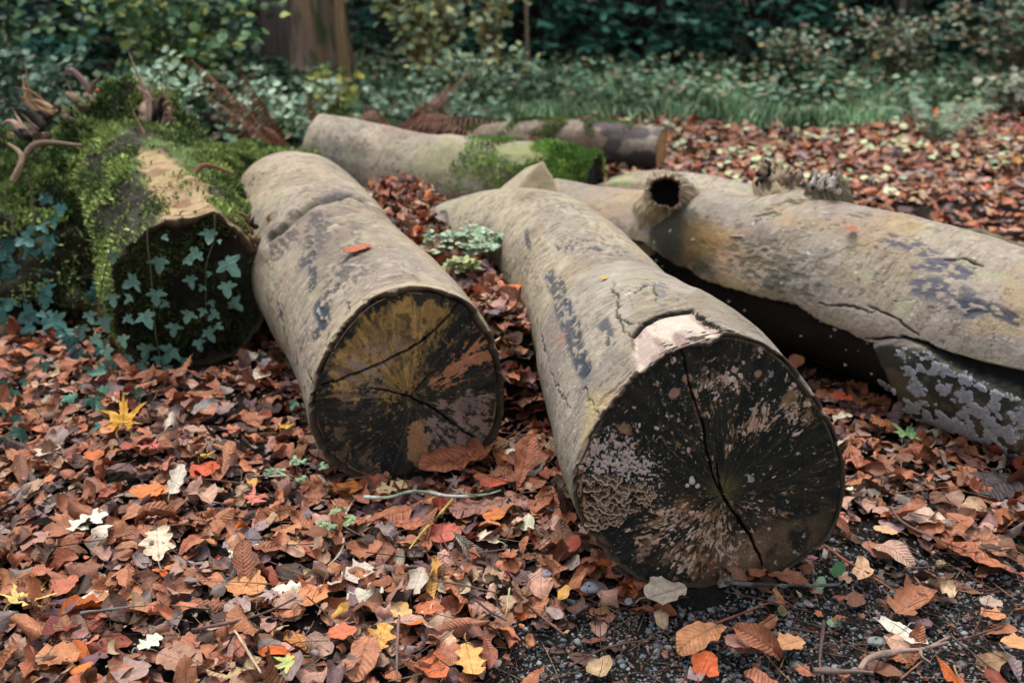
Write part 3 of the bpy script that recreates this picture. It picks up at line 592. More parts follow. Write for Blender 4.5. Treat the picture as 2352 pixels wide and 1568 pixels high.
# long split
split = m([(1880, 690), (1930, 705), (2000, 752), (2068, 772), (2130, 790), (2200, 830), (2280, 862), (2352, 885)])
sp2 = split[3:] + [(split[-1][0] - .5, split[-1][1] + .08)]
S.stroke(m([(1880, 697), (1960, 705), (2010, 720)]), .003, (30, 26, 24), .9, .004)
S.stroke(m([(1990, 700), (2070, 738), (2110, 770)]), .003, (24, 22, 20), 1, .006)
wob = .02 * (fbm(S.X * 9, S.Y * 3, 0, 3, 198) - .5); d_, t_ = segdist(S.X, S.Y + wob, sp2); wv = .004 + .034 * ss(0, .5, t_); mk = ss(wv * 1.1, wv * .85, d_); GRV = mk; S.d -= .02 * mk; S.mix(mk, (9, 9, 9), 1.)
S.stroke(m([(1990, 778), (2068, 775)]), .003, (24, 22, 20), 1, .006)
# slab below the split: grey-green bark with white crust
slab = m([(2005, 792), (2060, 785), (2140, 810), (2230, 860), (2352, 905), (2352, 1065), (2230, 1040), (2110, 955), (2050, 880)])
mk = S.area(slab, (84, 82, 66), .85, -.012, edge=.006); S.area(slab, (48, 54, 48), .8, 0, edge=.02, brk=.5, bs=16)
S.stroke(m([(2008, 800), (2040, 862), (2080, 925), (2130, 975), (2160, 1000)]), .003, (150, 118, 78), .9, -.003)
lich = m([(2080, 815), (2120, 805), (2200, 835), (2300, 880), (2352, 935), (2352, 1060), (2290, 1005), (2210, 965), (2200, 930), (2120, 880)])
LICH = poly_noise_mask(S, lich, .05, .02)
n_ = fbm(S.X * 28, S.Y * 28, 0, 4, 99)
lo = poly_noise_mask(S, m([(2110, 880), (2200, 960), (2352, 1060), (2352, 1085), (2230, 1045), (2130, 985), (2000, 930), (2000, 900)]), .05, .02)
n5_ = fbm(S.X * 50, S.Y * 60, 0, 4, 199); WL = np.clip(LICH * ss(.50, .60, .5 * n_ + .5 * n5_) + .5 * lo * ss(.54, .62, n_), 0, 1) * (1 - GRV) + .0015 * under * ss(.5, .6, n_)
S.mix(LICH * ss(.46, .56, n5_) * (1 - GRV), (150, 152, 156), .2)
# marks
# marks
drag(S, m([(2035, 545), (2100, 565), (2160, 600), (2220, 640)]), .03, thr=.46, c=(86, 84, 96))
drag(S, m([(2110, 655), (2180, 670), (2230, 700)]), .045, thr=.47, c=(78, 80, 92))
drag(S, m([(2210, 700), (2280, 710), (2345, 735)]), .022, thr=.43, c=(62, 66, 78))
drag(S, m([(2100, 610), (2230, 620)]), .02, thr=.52, c=(86, 84, 96))
drag(S, m([(1700, 590), (1850, 640)]), .09, thr=.52, c=(92, 88, 72), a=.7)
drag(S, m([(1760, 560), (1900, 500)]), .04, thr=.58, c=(100, 92, 80), a=.7)
S.stroke(m([(2170, 598), (2215, 590), (2260, 612)]), .004, (24, 22, 20), 1, .008)
S.stroke(m([(1900, 570), (1860, 630)]), .002, (70, 64, 56), .8, .002); S.stroke(m([(1990, 570), (1880, 650)]), .0016, (84, 76, 66), .7)
S.mix(poly_noise_mask(S, m([(1480, 470), (1560, 470), (1650, 560), (1640, 640), (1540, 600)]), .06, .03), (66, 66, 54), .8)
S.area(m([(1600, 520), (1700, 530), (1640, 590), (1580, 600)]), (158, 124, 72), .5, edge=.03)
for (px, py), hh, ww in (((1830, 450), .03, .10), ((1590, 500), .05, .11), ((1545, 560), .03, .09)):
    (s_, a_), = m([(px, py)]); S.d += hh * np.exp(-((S.X - s_) ** 2 + (S.Y - a_) ** 2) / ww ** 2)
for px, py in ((1600, 555), (1513, 560), (1855, 580), (1795, 648), (1560, 545)): S.stroke(m([(px, py), (px + 3, py + 2)]), .004, (206, 206, 196), .8)
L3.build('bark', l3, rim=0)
def crusts(parent, L, W, n, seed, name='white_lichen'):
    rng = np.random.default_rng(seed); W = W * (L.q[..., 0] > -900); P = L.pos(L.r + L.S.d).reshape(-1, 3); Nn = L.n.reshape(-1, 3); wv_ = W.ravel(); k = rng.choice(len(P), n, p=wv_ / wv_.sum()); parts = []
    a = np.linspace(0, 2 * pi, 12, endpoint=False)
    for i in k:
        nn = Nn[i] + [0, 0, .35]; nn /= np.linalg.norm(nn); s1 = np.cross(nn, [0, 0, 1.]); s1 /= np.linalg.norm(s1); s2 = np.cross(nn, s1); r = rng.uniform(.002, .0065)
        ruf = 1 + .22 * np.sin(a * 3 + rng.uniform(0, 6)) + .12 * np.sin(a * 5 + rng.uniform(0, 6)); rows = []
        for t, h in ((1, .0015), (.85, .005), (.45, .0022), (.03, .0015)): rows.append(P[i] + nn * (h + .001 * np.sin(a * 5)[:, None] * t) + t * r * ruf[:, None] * (np.cos(a)[:, None] * s1 + .75 * np.sin(a)[:, None] * s2))
        c = lin((226, 226, 232)) * rng.uniform(.6, 1.1); cc = np.concatenate([np.tile(c * .7, (12, 1)), np.tile(c, (12, 1)), np.tile(c * .62, (12, 1)), np.tile(c * .5, (12, 1))]); parts.append((np.concatenate(rows), [gridq(4, 12, True)[:, ::-1]], cc))
    V, F, C = merge(parts); tag(mesh(name, V, F, M_FUNGUS, parent, np.clip(C, 0, 1)), 'crusty white ruffled lichen on the torn dark side', kind='stuff')
crusts(l3, L3, WL, 4200, 3)
stub('hollow_knot', l3, [(.58, 3.46, .22), (.55, 3.3, .34), (.52, 3.23, .43), (.495, 3.15, .49), atY(1527, 442, 3.08)], [.24, .18, .125, .088, .064, .054], [(150, 134, 112), (22, 19, 17), (146, 122, 108)], hollow=.09, seed=8, ragged=.03, lump=.022, n=140)
def splinters(name, parent, base, tip, n, w, r, col, seed, flat=.5, dark=(40, 36, 32)):
    """a torn, fibrous break: a sheaf of tapering flattened splinters"""
    rng = np.random.default_rng(seed); base = np.array(base, float); tip = np.array(tip, float); parts = []; ax = tip - base; L = np.linalg.norm(ax); ax /= L
    s1 = np.cross(ax, [.3, .9, .2]); s1 /= np.linalg.norm(s1); s2 = np.cross(ax, s1)
    for i in range(n):
        q = rng.normal(0, .6, 2) * w; o = s1 * q[0] + s2 * q[1] * flat; h = L * rng.uniform(.15, 1.05) * (1 - .35 * min(1, np.hypot(*q) / w)); b0 = base + o * 1.3
        P = catmull([b0 - ax * .02, b0 + ax * h * .5 + rng.normal(0, .08, 3) * h, b0 + ax * h + rng.normal(0, .22, 3) * h + o * .3], 12); V, F = tube(P, np.array([r, r * 1.1, r, r, r * .95, r * .9, r * .8, r * .7, r * .55, r * .4, r * .2, r * .03]) * rng.uniform(.35, 1.5), 7, seed + i, .8)
        g = fbm(V[:, 0] * 50, V[:, 1] * 50, V[:, 2] * 12, 3, seed + i)[:, None]; c = lin(col) * rng.uniform(.6, 1.3); parts.append((V, F, c * (.45 + 1.0 * g) if rng.uniform() < .8 else lin(dark) * (.6 + .8 * g)))
    V, F, C = merge(parts); return mesh(name, V, F, M_BARK, parent, np.clip(C, 0, 1))
stub('forked_knot', l3, [(.84, 3.04, .33), (.86, 3.09, .43), atY(1772, 420, 3.18)], [.17, .12, .085, .06], [(150, 134, 108), (34, 30, 26), (150, 130, 104)], hollow=.03, seed=18, ragged=.05, lump=.035, n=120)
splinters('torn_wood', l3, atY(1800, 440, 3.12), atY(1835, 388, 3.2), 26, .06, .014, (132, 116, 94), 4, flat=.5)
stub('broken_knot', l3, [(.97, 2.97, .36), (1.0, 3.0, .45), atY(1893, 424, 3.0)], [.15, .1, .07, .05], [(122, 114, 92), (112, 100, 90), (150, 140, 130)], seed=28, ragged=.04, lump=.03, n=120)
splinters('torn_wood', l3, atY(1890, 425, 2.98), atY(1900, 392, 3.0), 18, .045, .010, (176, 166, 156), 7)
# ---------------------------------------------------------------- logs further back
def add_moss(name, parent, P, Nn, w, size=.012, n=4000, col=((112, 138, 62), (70, 96, 44)), seed=3, smin=.5, spread=.9):
    """tufts: short leafy blades standing on a surface; P, Nn (k,3), w weights"""
    rng = np.random.default_rng(seed); P = P.reshape(-1, 3); Nn = Nn.reshape(-1, 3); w = np.maximum(w.ravel(), 0); w = w / w.sum()
    idx = rng.choice(len(P), n, p=w); p = P[idx] + rng.normal(0, .004, (n, 3)); nn = Nn[idx]
    d = nn + rng.normal(0, spread * .6, (n, 3)) + [0, 0, .35]; d /= np.linalg.norm(d, axis=1)[:, None]
    sd = np.cross(d, rng.normal(0, 1, (n, 3))); sd /= np.linalg.norm(sd, axis=1)[:, None]
    L = size * rng.uniform(smin, 1.6, n)[:, None]; wd = L * rng.uniform(.18, .4, n)[:, None]
    bend = rng.normal(0, .35, (n, 3)) * L
    V = np.stack([p - sd * wd * .6, p + sd * wd * .6, p + d * L * .6 + sd * wd + bend * .3, p + d * L * .6 - sd * wd + bend * .3, p + d * L + bend], 1).reshape(-1, 3)
    b = np.arange(n)[:, None] * 5; q = b + [[0, 1, 2, 3]]; t = b + [[3, 2, 4]]
    c = lin(col[0]) * (1 - 0) ; mixw = fbm(p[:, 0] * 9, p[:, 1] * 9, p[:, 2] * 9, 3, seed)[:, None]; mixw = ss(.35, .65, mixw)
    cc = lin(col[0]) * mixw + lin(col[1]) * (1 - mixw); cc = cc * rng.uniform(.55, 1.35, (n, 1)); C = np.repeat(cc, 5, 0)
    return mesh(name, V, [q, t], M_MOSS, parent, C, smooth=False)
def back_log(label, axis, radii, seed, base=BEIGE, group='felled logs lying in the leaves', nS=160, nT=180, lump=.02, face=None, rim=0, br=BROWN):
    b = tag(empty('felled_log', (axis[0][0], axis[0][1], 0)), label, 'log', group)
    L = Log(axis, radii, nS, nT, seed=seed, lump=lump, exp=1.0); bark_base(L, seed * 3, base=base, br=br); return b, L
# pale bowed log across the middle, ending in a mossy hollow
l4, L4 = back_log('pale bowed log across the middle ending in a dark mossy hollow', [(.38, 4.55, .16), (.1, 4.66, .17), (-.35, 4.86, .12), (-.68, 5.0, .17), (-1.0, 5.08, .23)], [.18, .2, .25, .22, .2], 44, base=(176, 160, 140))
S = L4.S
S.mix(ss(.0, .35, .42 - S.X) * ss(.42, .55, fbm(S.X * 7, S.Y * 7, 0, 4, 7)), (60, 54, 50), .8)
S.mix(ss(.5, .6, fbm(S.X * 5, S.Y * 9, 0, 4, 8)) * ss(1.2, .3, S.X), (140, 150, 84), .6)
S.d -= .02 * ss(.3, 0, S.X) * fbm(S.X * 12, S.Y * 12, 0, 3, 9)
L4.build('bark', l4, rim=.02)
nrm = L4.n; up = nrm[..., 2]
wm = ss(.55, .1, L4.SV) * ss(-.3, .6, up) * ss(.35, .5, fbm(L4.SV * 5, L4.A * 5, 0, 3, 10)) + .25 * ss(.9, .4, L4.SV) * ss(.55, .65, fbm(L4.SV * 6, L4.A * 6, 0, 3, 11)) * ss(0, .5, up)
add_moss('moss', l4, L4.pos(L4.r + S.d), nrm, wm, .010, 20000, ((146, 180, 92), (100, 132, 66)), 4)
# dark rotten hollow inside its end
hc = L4.C[0]; hp = [hc + L4.T[0] * .16, hc + L4.T[0] * .06, hc + L4.T[0] * .02]
V, F = tube(hp, [.10, .15, .165], 40, 3, .15); mesh('rotten_core', V, F, M_FACE, l4, np.tile(lin((26, 24, 20)), (len(V), 1)))
# small mossy log behind with a sawn orange end
l6, L6 = back_log('short mossy log farthest back with an orange brown sawn end', [(.86, 5.72, .13), (.5, 5.86, .14), (.1, 6.0, .13), (-.25, 6.1, .1)], [.125, .13, .12, .09], 55, base=(150, 134, 118))
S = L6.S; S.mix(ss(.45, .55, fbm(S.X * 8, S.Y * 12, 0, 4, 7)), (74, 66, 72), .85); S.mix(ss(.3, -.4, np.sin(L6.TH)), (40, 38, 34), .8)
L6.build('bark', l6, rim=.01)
add_moss('moss', l6, L6.P, L6.n, ss(.1, .6, L6.n[..., 2]) * ss(.45, .6, fbm(L6.SV * 6, L6.A * 6, 0, 3, 2)) * ss(.1, .3, L6.SV), .010, 7000, ((120, 140, 70), (84, 100, 56)), 5)
pl6 = Plane(L6.C[0], L6.T[0]); thq = np.linspace(0, 2 * pi, 60, endpoint=False); tq = np.linspace(.01, 1, 14)[:, None]; rq = poly_r(np.stack([L6.r[0] * np.cos(L6.th), L6.r[0] * np.sin(L6.th)], -1), np.zeros(2), thq) - .006
U6 = tq * rq * np.cos(thq); V6 = tq * rq * np.sin(thq); c6 = lin((172, 134, 92)) * (.6 + .7 * fbm(U6 * 30, V6 * 30, 0, 4, 3))[..., None]
mesh('cut_face', pl6.at(U6, V6, .002 + .004 * (fbm(U6 * 40, V6 * 40, 0, 3, 5) - .5)).reshape(-1, 3), gridq(14, 60, True)[:, ::-1], M_FACE, l6, c6.reshape(-1, 3))
# flat split log between
l5, L5 = back_log('flat topped split log with a jagged broken tip behind the hollow knot', [(1.15, 4.12, .15), (1.0, 4.2, .16), (.75, 4.36, .16), (.55, 4.48, .15), (.44, 4.56, .12)], [.10, .15, .17, .16, .13], 66, base=(172, 158, 138))
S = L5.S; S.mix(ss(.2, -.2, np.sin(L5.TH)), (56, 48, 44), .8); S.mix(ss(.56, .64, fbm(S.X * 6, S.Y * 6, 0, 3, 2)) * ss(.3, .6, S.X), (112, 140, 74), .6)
L5.r *= (1 - .35 * ss(.6, 1., np.sin(L5.TH))); S.d += .03 * (fbm(S.X * 5, S.Y * 20, 0, 4, 9) - .5) * ss(.4, 0, S.X)
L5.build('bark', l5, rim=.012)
# thin brown bough lying behind the pale log
l7 = tag(empty('fallen_bough', (-.6, 5.7, 0)), 'thin rusty brown bough lying behind the pale bowed log', 'branch')
P = catmull([(-1.0, 5.7, .10), (-.55, 5.62, .16), (-.1, 5.7, .13), (.15, 5.9, .12), (.4, 6.15, .1)], 60); V, F = tube(P, np.linspace(.04, .02, 60), 14, 5, .9)
mesh('bough', V, F, M_BARK, l7, lin((120, 84, 68)) * (.6 + .7 * fbm(V[:, 0] * 12, V[:, 1] * 12, V[:, 2] * 12, 3, 2))[:, None])
for a, b_, c_ in (((-.55, 5.62, .16), (-.6, 5.5, .26), (-.72, 5.45, .33)), ((.1, 5.85, .12), (.15, 5.7, .18), (.1, 5.6, .22))):
    V, F = tube(catmull([a, b_, c_], 14), np.linspace(.02, .006, 14), 8, 2, .3); mesh('twig', V, F, M_BARK, l7, np.tile(lin((130, 84, 66)), (len(V), 1)))
# small grey branch end beyond the right log
l8 = tag(empty('branch_end', (1.62, 3.1, 0)), 'stubby grey branch end showing above the right log at the photo edge', 'branch')
a8 = G(2180, 560, .12); b8 = G(2345, 585, .10); V, F = tube(catmull([a8, (a8 + b8) / 2 + [0, 0, .015], b8], 30), np.linspace(.06, .05, 30), 30, 4, .25)
mesh('bough', V, F, M_BARK, l8, lin((110, 100, 80)) * (.5 + .9 * fbm(V[:, 0] * 30, V[:, 1] * 14, V[:, 2] * 30, 4, 3))[:, None])

# ---------------------------------------------------------------- mossy rotten log on the left
T2 = np.array([-.46, 1.08, .04]); P2 = atY(440, 672, 2.88); PL2 = Plane(P2, (T2[0], T2[1], 0))
OUT2 = [(300, 560), (372, 508), (440, 500), (497, 490), (548, 530), (590, 575), (614, 640), (608, 720), (565, 790), (490, 838), (400, 852), (318, 832), (270, 768), (252, 690), (262, 615)]
l2 = tag(empty('mossy_log', (P2[0], P2[1], 0)), 'rotten log heaped with green moss at the left, ivy across its black end', 'log')
poly2 = catmull(PL2.uv(OUT2), 200, True)
L2 = Log([P2, P2 + np.array([-.14, .36, .0]), (-1.38, 3.75, .30), (-1.75, 4.5, .28), (-2.1, 5.2, .2)], [.25, .27, .31, .3, .24], 300, 360, poly2, PL2, .35, seed=71, lump=.035, exp=1.1)
S = L2.S; S.col[:] = lin((48, 44, 32)); S.mix(ss(.45, .6, fbm(S.X * 6, S.Y * 6, 0, 4, 72)), (92, 112, 56), .8); S.mix(ss(.5, .65, fbm(S.X * 9, S.Y * 5, 0, 4, 73)), (46, 42, 34), .9)
bare = L2.m([(370, 508), (440, 502), (500, 490), (480, 440), (430, 400), (380, 370), (325, 350), (330, 400), (350, 450)]); bm = S.area(bare, (176, 150, 112), .9, .0, edge=.02, jag=.07)
S.mix(bm * ss(.5, .62, fbm(S.X * 40, S.Y * 12, 0, 4, 74)), (120, 86, 64), .7); rimm = ss(.05, .01, S.X) * ss(pi * .62, pi * .3, L2.TH); S.mix(rimm, (150, 124, 90), .8)
S.d += .09 * (fbm(S.X * 6, S.Y * 6, 0, 4, 75) - .5) * ss(.0, .12, S.X) + .02 * (fbm(S.X * 22, S.Y * 22, 0, 3, 76) - .5) * (1 - bm)
L2.build('bark', l2, rim=.02)
Pm = L2.pos(L2.r + S.d); nm = L2.n
mw = (.06 + ss(.40, .54, fbm(S.X * 5, S.Y * 5, 0, 3, 78)) * ss(.3, .5, fbm(S.X * 16, S.Y * 16, 0, 3, 79)) * ss(-.75, .0, nm[..., 2]) + .9 * ss(.35, .05, S.X) * ss(pi * .75, pi * .95, L2.TH) * ss(-.9, -.5, nm[..., 2])) * (1 - bm * .93) * (1 - rimm * .8) * ss(-.9, -.3, nm[..., 2])
add_moss('moss', l2, Pm, nm, mw, .0105, 75000, ((160, 176, 104), (84, 104, 60)), 6)
def paint_2(S):
    S.col[:] = lin((26, 25, 21)); S.mix(ss(.45, .65, fbm(S.X * 12, S.Y * 12, 0, 4, 80)), (38, 44, 28), .9); S.mix(ss(.6, .72, fbm(S.X * 30, S.Y * 14, 0, 4, 81)), (58, 60, 38), .8)
    S.mix(np.clip(blob(S, 300, 585, .05), 0, 1) * ss(.4, .55, fbm(S.X * 25, S.Y * 25, 0, 3, 82)), (150, 118, 104), .9); S.d += .05 * (fbm(S.X * 9, S.Y * 9, 0, 4, 83) - .5) + .02 * (fbm(S.X * 30, S.Y * 20, 0, 4, 86) - .5)
f2, S2, _ = face_disc('cut_face', PL2, OUT2, (440, 680), l2, paint_2, 90, 300, inset=.02, shrink=.012)
fm = ss(.35, .6, fbm(S2.X * 8, S2.Y * 8, 0, 3, 84)) * ss(.25, .5, S2.t) + .8 * ss(.9, .97, S2.t) * ss(.0, -.6, np.cos(S2.th))
add_moss('moss', l2, PL2.at(S2.X, S2.Y, .012 + 0 * S2.X), np.broadcast_to(-PL2.T, S2.X.shape + (3,)), fm * S2.rho, .010, 9000, ((74, 84, 48), (40, 44, 30)), 9)
# the root mass heaped against it
def ellip(c, r, n=110, k=80, amp=.1, seed=1, f=3):
    a = np.linspace(0, 2 * pi, n, endpoint=False)[None]; b_ = np.linspace(-.35, pi / 2 - .02, k)[:, None]
    D = np.stack([np.cos(b_) * np.cos(a), np.cos(b_) * np.sin(a), np.sin(b_) * np.ones_like(a)], -1)
    R = 1 + amp * 2 * (fbm(D[..., 0] * f, D[..., 1] * f, D[..., 2] * f, 5, seed) - .5)
    return np.array(c) + D * np.array(r) * R[..., None], D, gridq(k, n, True)
moundP = []
for i, (c, r, am) in enumerate((((-2.0, 4.1, .0), (.62, .62, .52), .5), ((-1.55, 3.95, .1), (.34, .5, .52), .5), ((-2.5, 3.9, .0), (.6, .6, .46), .3), ((-1.35, 4.7, .0), (.5, .4, .35), .3), ((-1.78, 3.62, .0), (.48, .42, .46), .5))):
    P, D, q = ellip(c, r, amp=am, seed=90 + i)
    cc = lin((48, 46, 34)) * (.5 + .9 * fbm(P[..., 0] * 9, P[..., 1] * 9, P[..., 2] * 9, 4, 91))[..., None]
    mk = ss(.58, .66, fbm(P[..., 0] * 9, P[..., 1] * 9, P[..., 2] * 14, 4, 92))[..., None]; cc = cc * (1 - mk) + lin((112, 92, 72)) * mk
    mesh('root_mass', P.reshape(-1, 3), q, M_BARK, l2, cc.reshape(-1, 3)); moundP.append((P, D))
for i, (P, D) in enumerate(moundP):
    wv = ss(-.1, .6, D[..., 2] + .25 * (fbm(P[..., 0] * 5, P[..., 1] * 5, P[..., 2] * 5, 3, 95) - .5)) * ss(.36, .48, fbm(P[..., 0] * 4, P[..., 1] * 4, P[..., 2] * 4, 3, 96)) * ss(.3, .5, fbm(P[..., 0] * 15, P[..., 1] * 15, P[..., 2] * 15, 3, 97))
    add_moss('moss', l2, P, D, wv + .12 * ss(-.2, .1, D[..., 2]), .013, 42000, ((154, 170, 102), (78, 98, 58)), 20 + i)
splinters('torn_wood', l2, atY(330, 560, 2.9), atY(350, 505, 2.86), 12, .02, .013, (170, 140, 118), 5, flat=.8)
def shard(name, parent, pts, rad, col, n=9, seed=3, k=26, mat=None, rough=.5):
    P = catmull(pts, k); V, F = tube(P, np.interp(np.linspace(0, 1, k), np.linspace(0, 1, len(rad)), rad), n, seed, rough)
    return mesh(name, V, F, mat or M_BARK, parent, lin(col) * (.65 + .7 * fbm(V[:, 0] * 30, V[:, 1] * 30, V[:, 2] * 20, 3, seed))[:, None])
for (bx, by, bd), (tx, ty, td), n_, w_, r_, cl in (((345, 275, 3.9), (335, 165, 3.95), 22, .05, .013, (170, 144, 124)), ((370, 270, 3.9), (392, 205, 3.9), 12, .035, .010, (140, 112, 96)), ((110, 262, 3.9), (15, 190, 3.9), 12, .035, .013, (176, 140, 104)), ((70, 320, 3.7), (-15, 225, 3.8), 14, .05, .016, (150, 124, 108)),
        ((345, 365, 3.62), (335, 285, 3.7), 14, .04, .012, (156, 116, 88)), ((235, 240, 4.0), (300, 262, 4.0), 8, .03, .009, (160, 92, 60)), ((180, 260, 3.8), (130, 215, 3.9), 10, .05, .010, (110, 92, 70))):
    splinters('broken_root', l2, atY(bx, by, bd), atY(tx, ty, td), n_, w_, r_, cl, int(bx), flat=.7)
splinters('torn_wood', l2, atY(330, 560, 2.9), atY(350, 505, 2.86), 12, .02, .013, (170, 140, 118), 5, flat=.8)
splinters('torn_wood', l2, atY(555, 540, 3.0), atY(520, 490, 2.95), 14, .06, .008, (150, 124, 92), 6, flat=.8)
def shard(name, parent, pts, rad, col, n=9, seed=3, k=26, mat=None, rough=.3):
    P = catmull(pts, k); V, F = tube(P, np.interp(np.linspace(0, 1, k), np.linspace(0, 1, len(rad)), rad), n, seed, rough)
    return mesh(name, V, F, mat or M_BARK, parent, lin(col) * (.65 + .7 * fbm(V[:, 0] * 30, V[:, 1] * 30, V[:, 2] * 20, 3, seed))[:, None])
for pts, rad, cl in (([(220, 250, 4.0), (200, 200, 4.0), (165, 162, 4.0), (150, 168, 4.0)], (.010, .012, .010, .005), (150, 118, 114)), ([(205, 230, 4.0), (215, 195, 4.0), (228, 178, 4.0)], (.009, .008, .003), (120, 90, 66)), ([(40, 380, 3.45), (90, 330, 3.5), (190, 335, 3.5)], (.012, .012, .006), (120, 100, 82)), ([(30, 420, 3.4), (50, 360, 3.45), (20, 330, 3.5)], (.012, .01, .004), (140, 120, 96)), ([(430, 420, 3.3), (470, 380, 3.4), (540, 400, 3.4)], (.008, .009, .004), (120, 84, 60))):
    shard('bare_root', l2, [atY(x, y, d) for x, y, d in pts], rad, cl, seed=int(pts[0][0]))
# ---------------------------------------------------------------- ground sheet
def axis_pts(lo, hi, a, b, fine, grow=1.18):
    p = list(np.arange(a, b, fine)); s = fine; x = p[-1]
    while x < hi: s *= grow; x += s; p.append(x)
    s = fine; x = p[0]
    while x > lo: s *= grow; x -= s; p.insert(0, x)
    return np.array(p)
gx = axis_pts(-70, 70, -2.6, 2.6, .03, 1.12); gy = axis_pts(-50, 110, 1.2, 5.5, .025, 1.08)
X, Y = np.meshgrid(gx, gy); Z = Hg(X, Y); Z = Z + .01 * (fbm(X * 40, Y * 40, 0, 3, 201) - .5)
gc = lin((38, 31, 26)) * (.6 + .8 * fbm(X * 5, Y * 5, 0, 4, 202))[..., None]; gw = gravel_w(X, Y)[..., None]; gc = gc * (1 - gw) + lin((38, 38, 37)) * gw
fg = ss(6.5, 8.5, Y)[..., None]; gc = gc * (1 - fg) + lin((44, 48, 32)) * fg
gnd = mesh('ground', np.stack([X, Y, Z], -1).reshape(-1, 3), gridq(len(gy), len(gx)), M_SOIL, None, gc.reshape(-1, 3), link_it=True); tag(gnd, kind='structure')
# ================================================================ leaves
def half_w(kind, v):
    v = np.clip(v, 0, 1)
    if kind == 'beech': return .31 * np.sin(pi * v ** .9) ** .75
    if kind == 'chestnut': return .165 * np.sin(pi * v ** 1.7) ** .8 + .01
    if kind == 'oak': return (.25 * np.sin(pi * v ** 1.25) ** .6) * (1 + .34 * np.sin(2 * pi * 3.6 * v + .4)) + .008
    if kind == 'willow': return .12 * np.sin(pi * v) ** .8
    if kind == 'scrap': return .3 * np.sin(pi * v) ** .4 * (1 + .35 * np.sin(17 * v) * np.sin(5 * v + 1))
    return .3 * np.sin(pi * v)
VEIN = {'beech': .2, 'chestnut': .45, 'oak': .15, 'scrap': .1, 'willow': .1, 'maple': .05, 'ivy': .1, 'ginkgo': 0.}
GRID = {'beech': (5, 8), 'chestnut': (5, 13), 'oak': (5, 19), 'scrap': (4, 7), 'willow': (3, 7)}
def flat_leaf(kind, hi=1):
    """-> (M,2) unit-length outline grid, faces, uv"""
    if kind in GRID:
        nu, nv = GRID[kind]; nu = (nu - 1) * hi + 1; nv = (nv - 1) * hi + 1
        u = np.linspace(-1, 1, nu)[None]; v = np.linspace(0, 1, nv)[:, None]; w = half_w(kind, v)
        x = u * w; y = v - (.5 if kind in ('oak',) else .35) * np.abs(u) * w * np.cos(pi * v) * .6 + 0 * u
        return np.stack([x, y], -1).reshape(-1, 2), [gridq(nv, nu)], np.stack([x / .3, np.broadcast_to(v, x.shape)], -1).reshape(-1, 2)
    n = {'maple': 70, 'ivy': 36, 'ginkgo': 30}[kind]; a = np.linspace(-pi, pi, n, endpoint=False)       # a = 0 towards the tip
    if kind == 'maple':
        r = np.zeros(n)
        for c, l, s in ((0, .62, .52), (.95, .56, .46), (-.95, .56, .46), (1.95, .4, .42), (-1.95, .4, .42)):
            d = np.abs((a - c + pi) % (2 * pi) - pi); r = np.maximum(r, l * (np.clip(1 - d / s, 0, 1) ** .8) * (1 + .18 * np.cos(d * 34)))
        r = np.maximum(r, .22 + .05 * np.cos(a * 5)) * (1 - .5 * (np.abs(a) > 2.8)); c0 = .33
    elif kind == 'ivy':
        r = np.zeros(n)
        for c, l, s in ((0, .66, .75), (1.5, .5, .62), (-1.5, .5, .62), (2.35, .36, .5), (-2.35, .36, .5)):
            d = np.abs((a - c + pi) % (2 * pi) - pi); r = np.maximum(r, l * np.clip(1 - (d / s) * .62, .3, 1) * (d < s))
        r = np.maximum(r, .23) * (1 - .55 * ss(2.75, 3.1, np.abs(a))); c0 = .34
    else:
        r = np.where(np.abs(a) < .95, .62 * (1 + .04 * np.sin(a * 13)) * (1 - .25 * (np.abs(a) < .12)), .16) * np.where(np.abs(a) > 2.2, .6, 1); r = np.where((np.abs(a) >= .95) & (np.abs(a) < 1.6), .62 * (1.6 - np.abs(a)) / .65 * .5 + .14, r); c0 = .32
    t = np.array([1, .75, .5, .25, .03])[:, None]; x = t * r * np.sin(a); y = t * r * np.cos(a) + c0
    ang = np.abs(a)[None] * np.ones_like(t)
    return np.stack([x, y], -1).reshape(-1, 2), [gridq(5, n, True)[:, ::-1]], np.stack([np.abs(x) / .5 + .0, y], -1).reshape(-1, 2)
def curl(F2, L, kr, kb, fold, wav, twist, ph, wmul):
    """F2 (M,2); parameters (N,) -> (N,M,3) curled leaves"""
    c = lambda a: np.asarray(a, float)[:, None]
    yy = F2[None, :, 1] - .5; x = F2[None, :, 0] * c(L) * c(wmul) * (1 + .13 * np.sin(yy * 11 + c(ph) * 5 + np.sign(F2[None, :, 0])) + .08 * np.sin(yy * 23 + c(ph) * 9)); y = yy * c(L); kr = c(kr) / c(L) * 1.0; kb = c(kb) / c(L)
    kr = np.where(np.abs(kr) < 1e-3, 1e-3, kr); kb = np.where(np.abs(kb) < 1e-3, 1e-3, kb)
    kx = kr * (1 + .5 * np.sin(y / c(L) * 4 + c(ph)))
    X = np.sin(kx * x) / kx; Z = (1 - np.cos(kx * x)) / kx + c(fold) * np.abs(x)
    Z = Z + c(wav) * c(L) * (np.sin(y / c(L) * 9 + c(ph)) * np.sin(x / c(L) * 11 + c(ph) * 2) + .5 * np.sin(y / c(L) * 19 + c(ph) * 3) * np.abs(x) / c(L) * 5)
    Z = Z + c(wav) * c(L) * 1.3 * (np.sin(x / c(L) * 17 + yy * 13 + c(ph) * 7) * np.cos(x / c(L) * 7 - yy * 21 + c(ph) * 4))
    a = kb * y; Y = np.sin(a) / kb - Z * np.sin(a); Z2 = (1 - np.cos(a)) / kb + Z * np.cos(a)
    tw = c(twist) * y / c(L); Xr = X * np.cos(tw) - (Z2) * np.sin(tw); Zr = X * np.sin(tw) + Z2 * np.cos(tw)
    return np.stack([Xr, Y, Zr], -1)
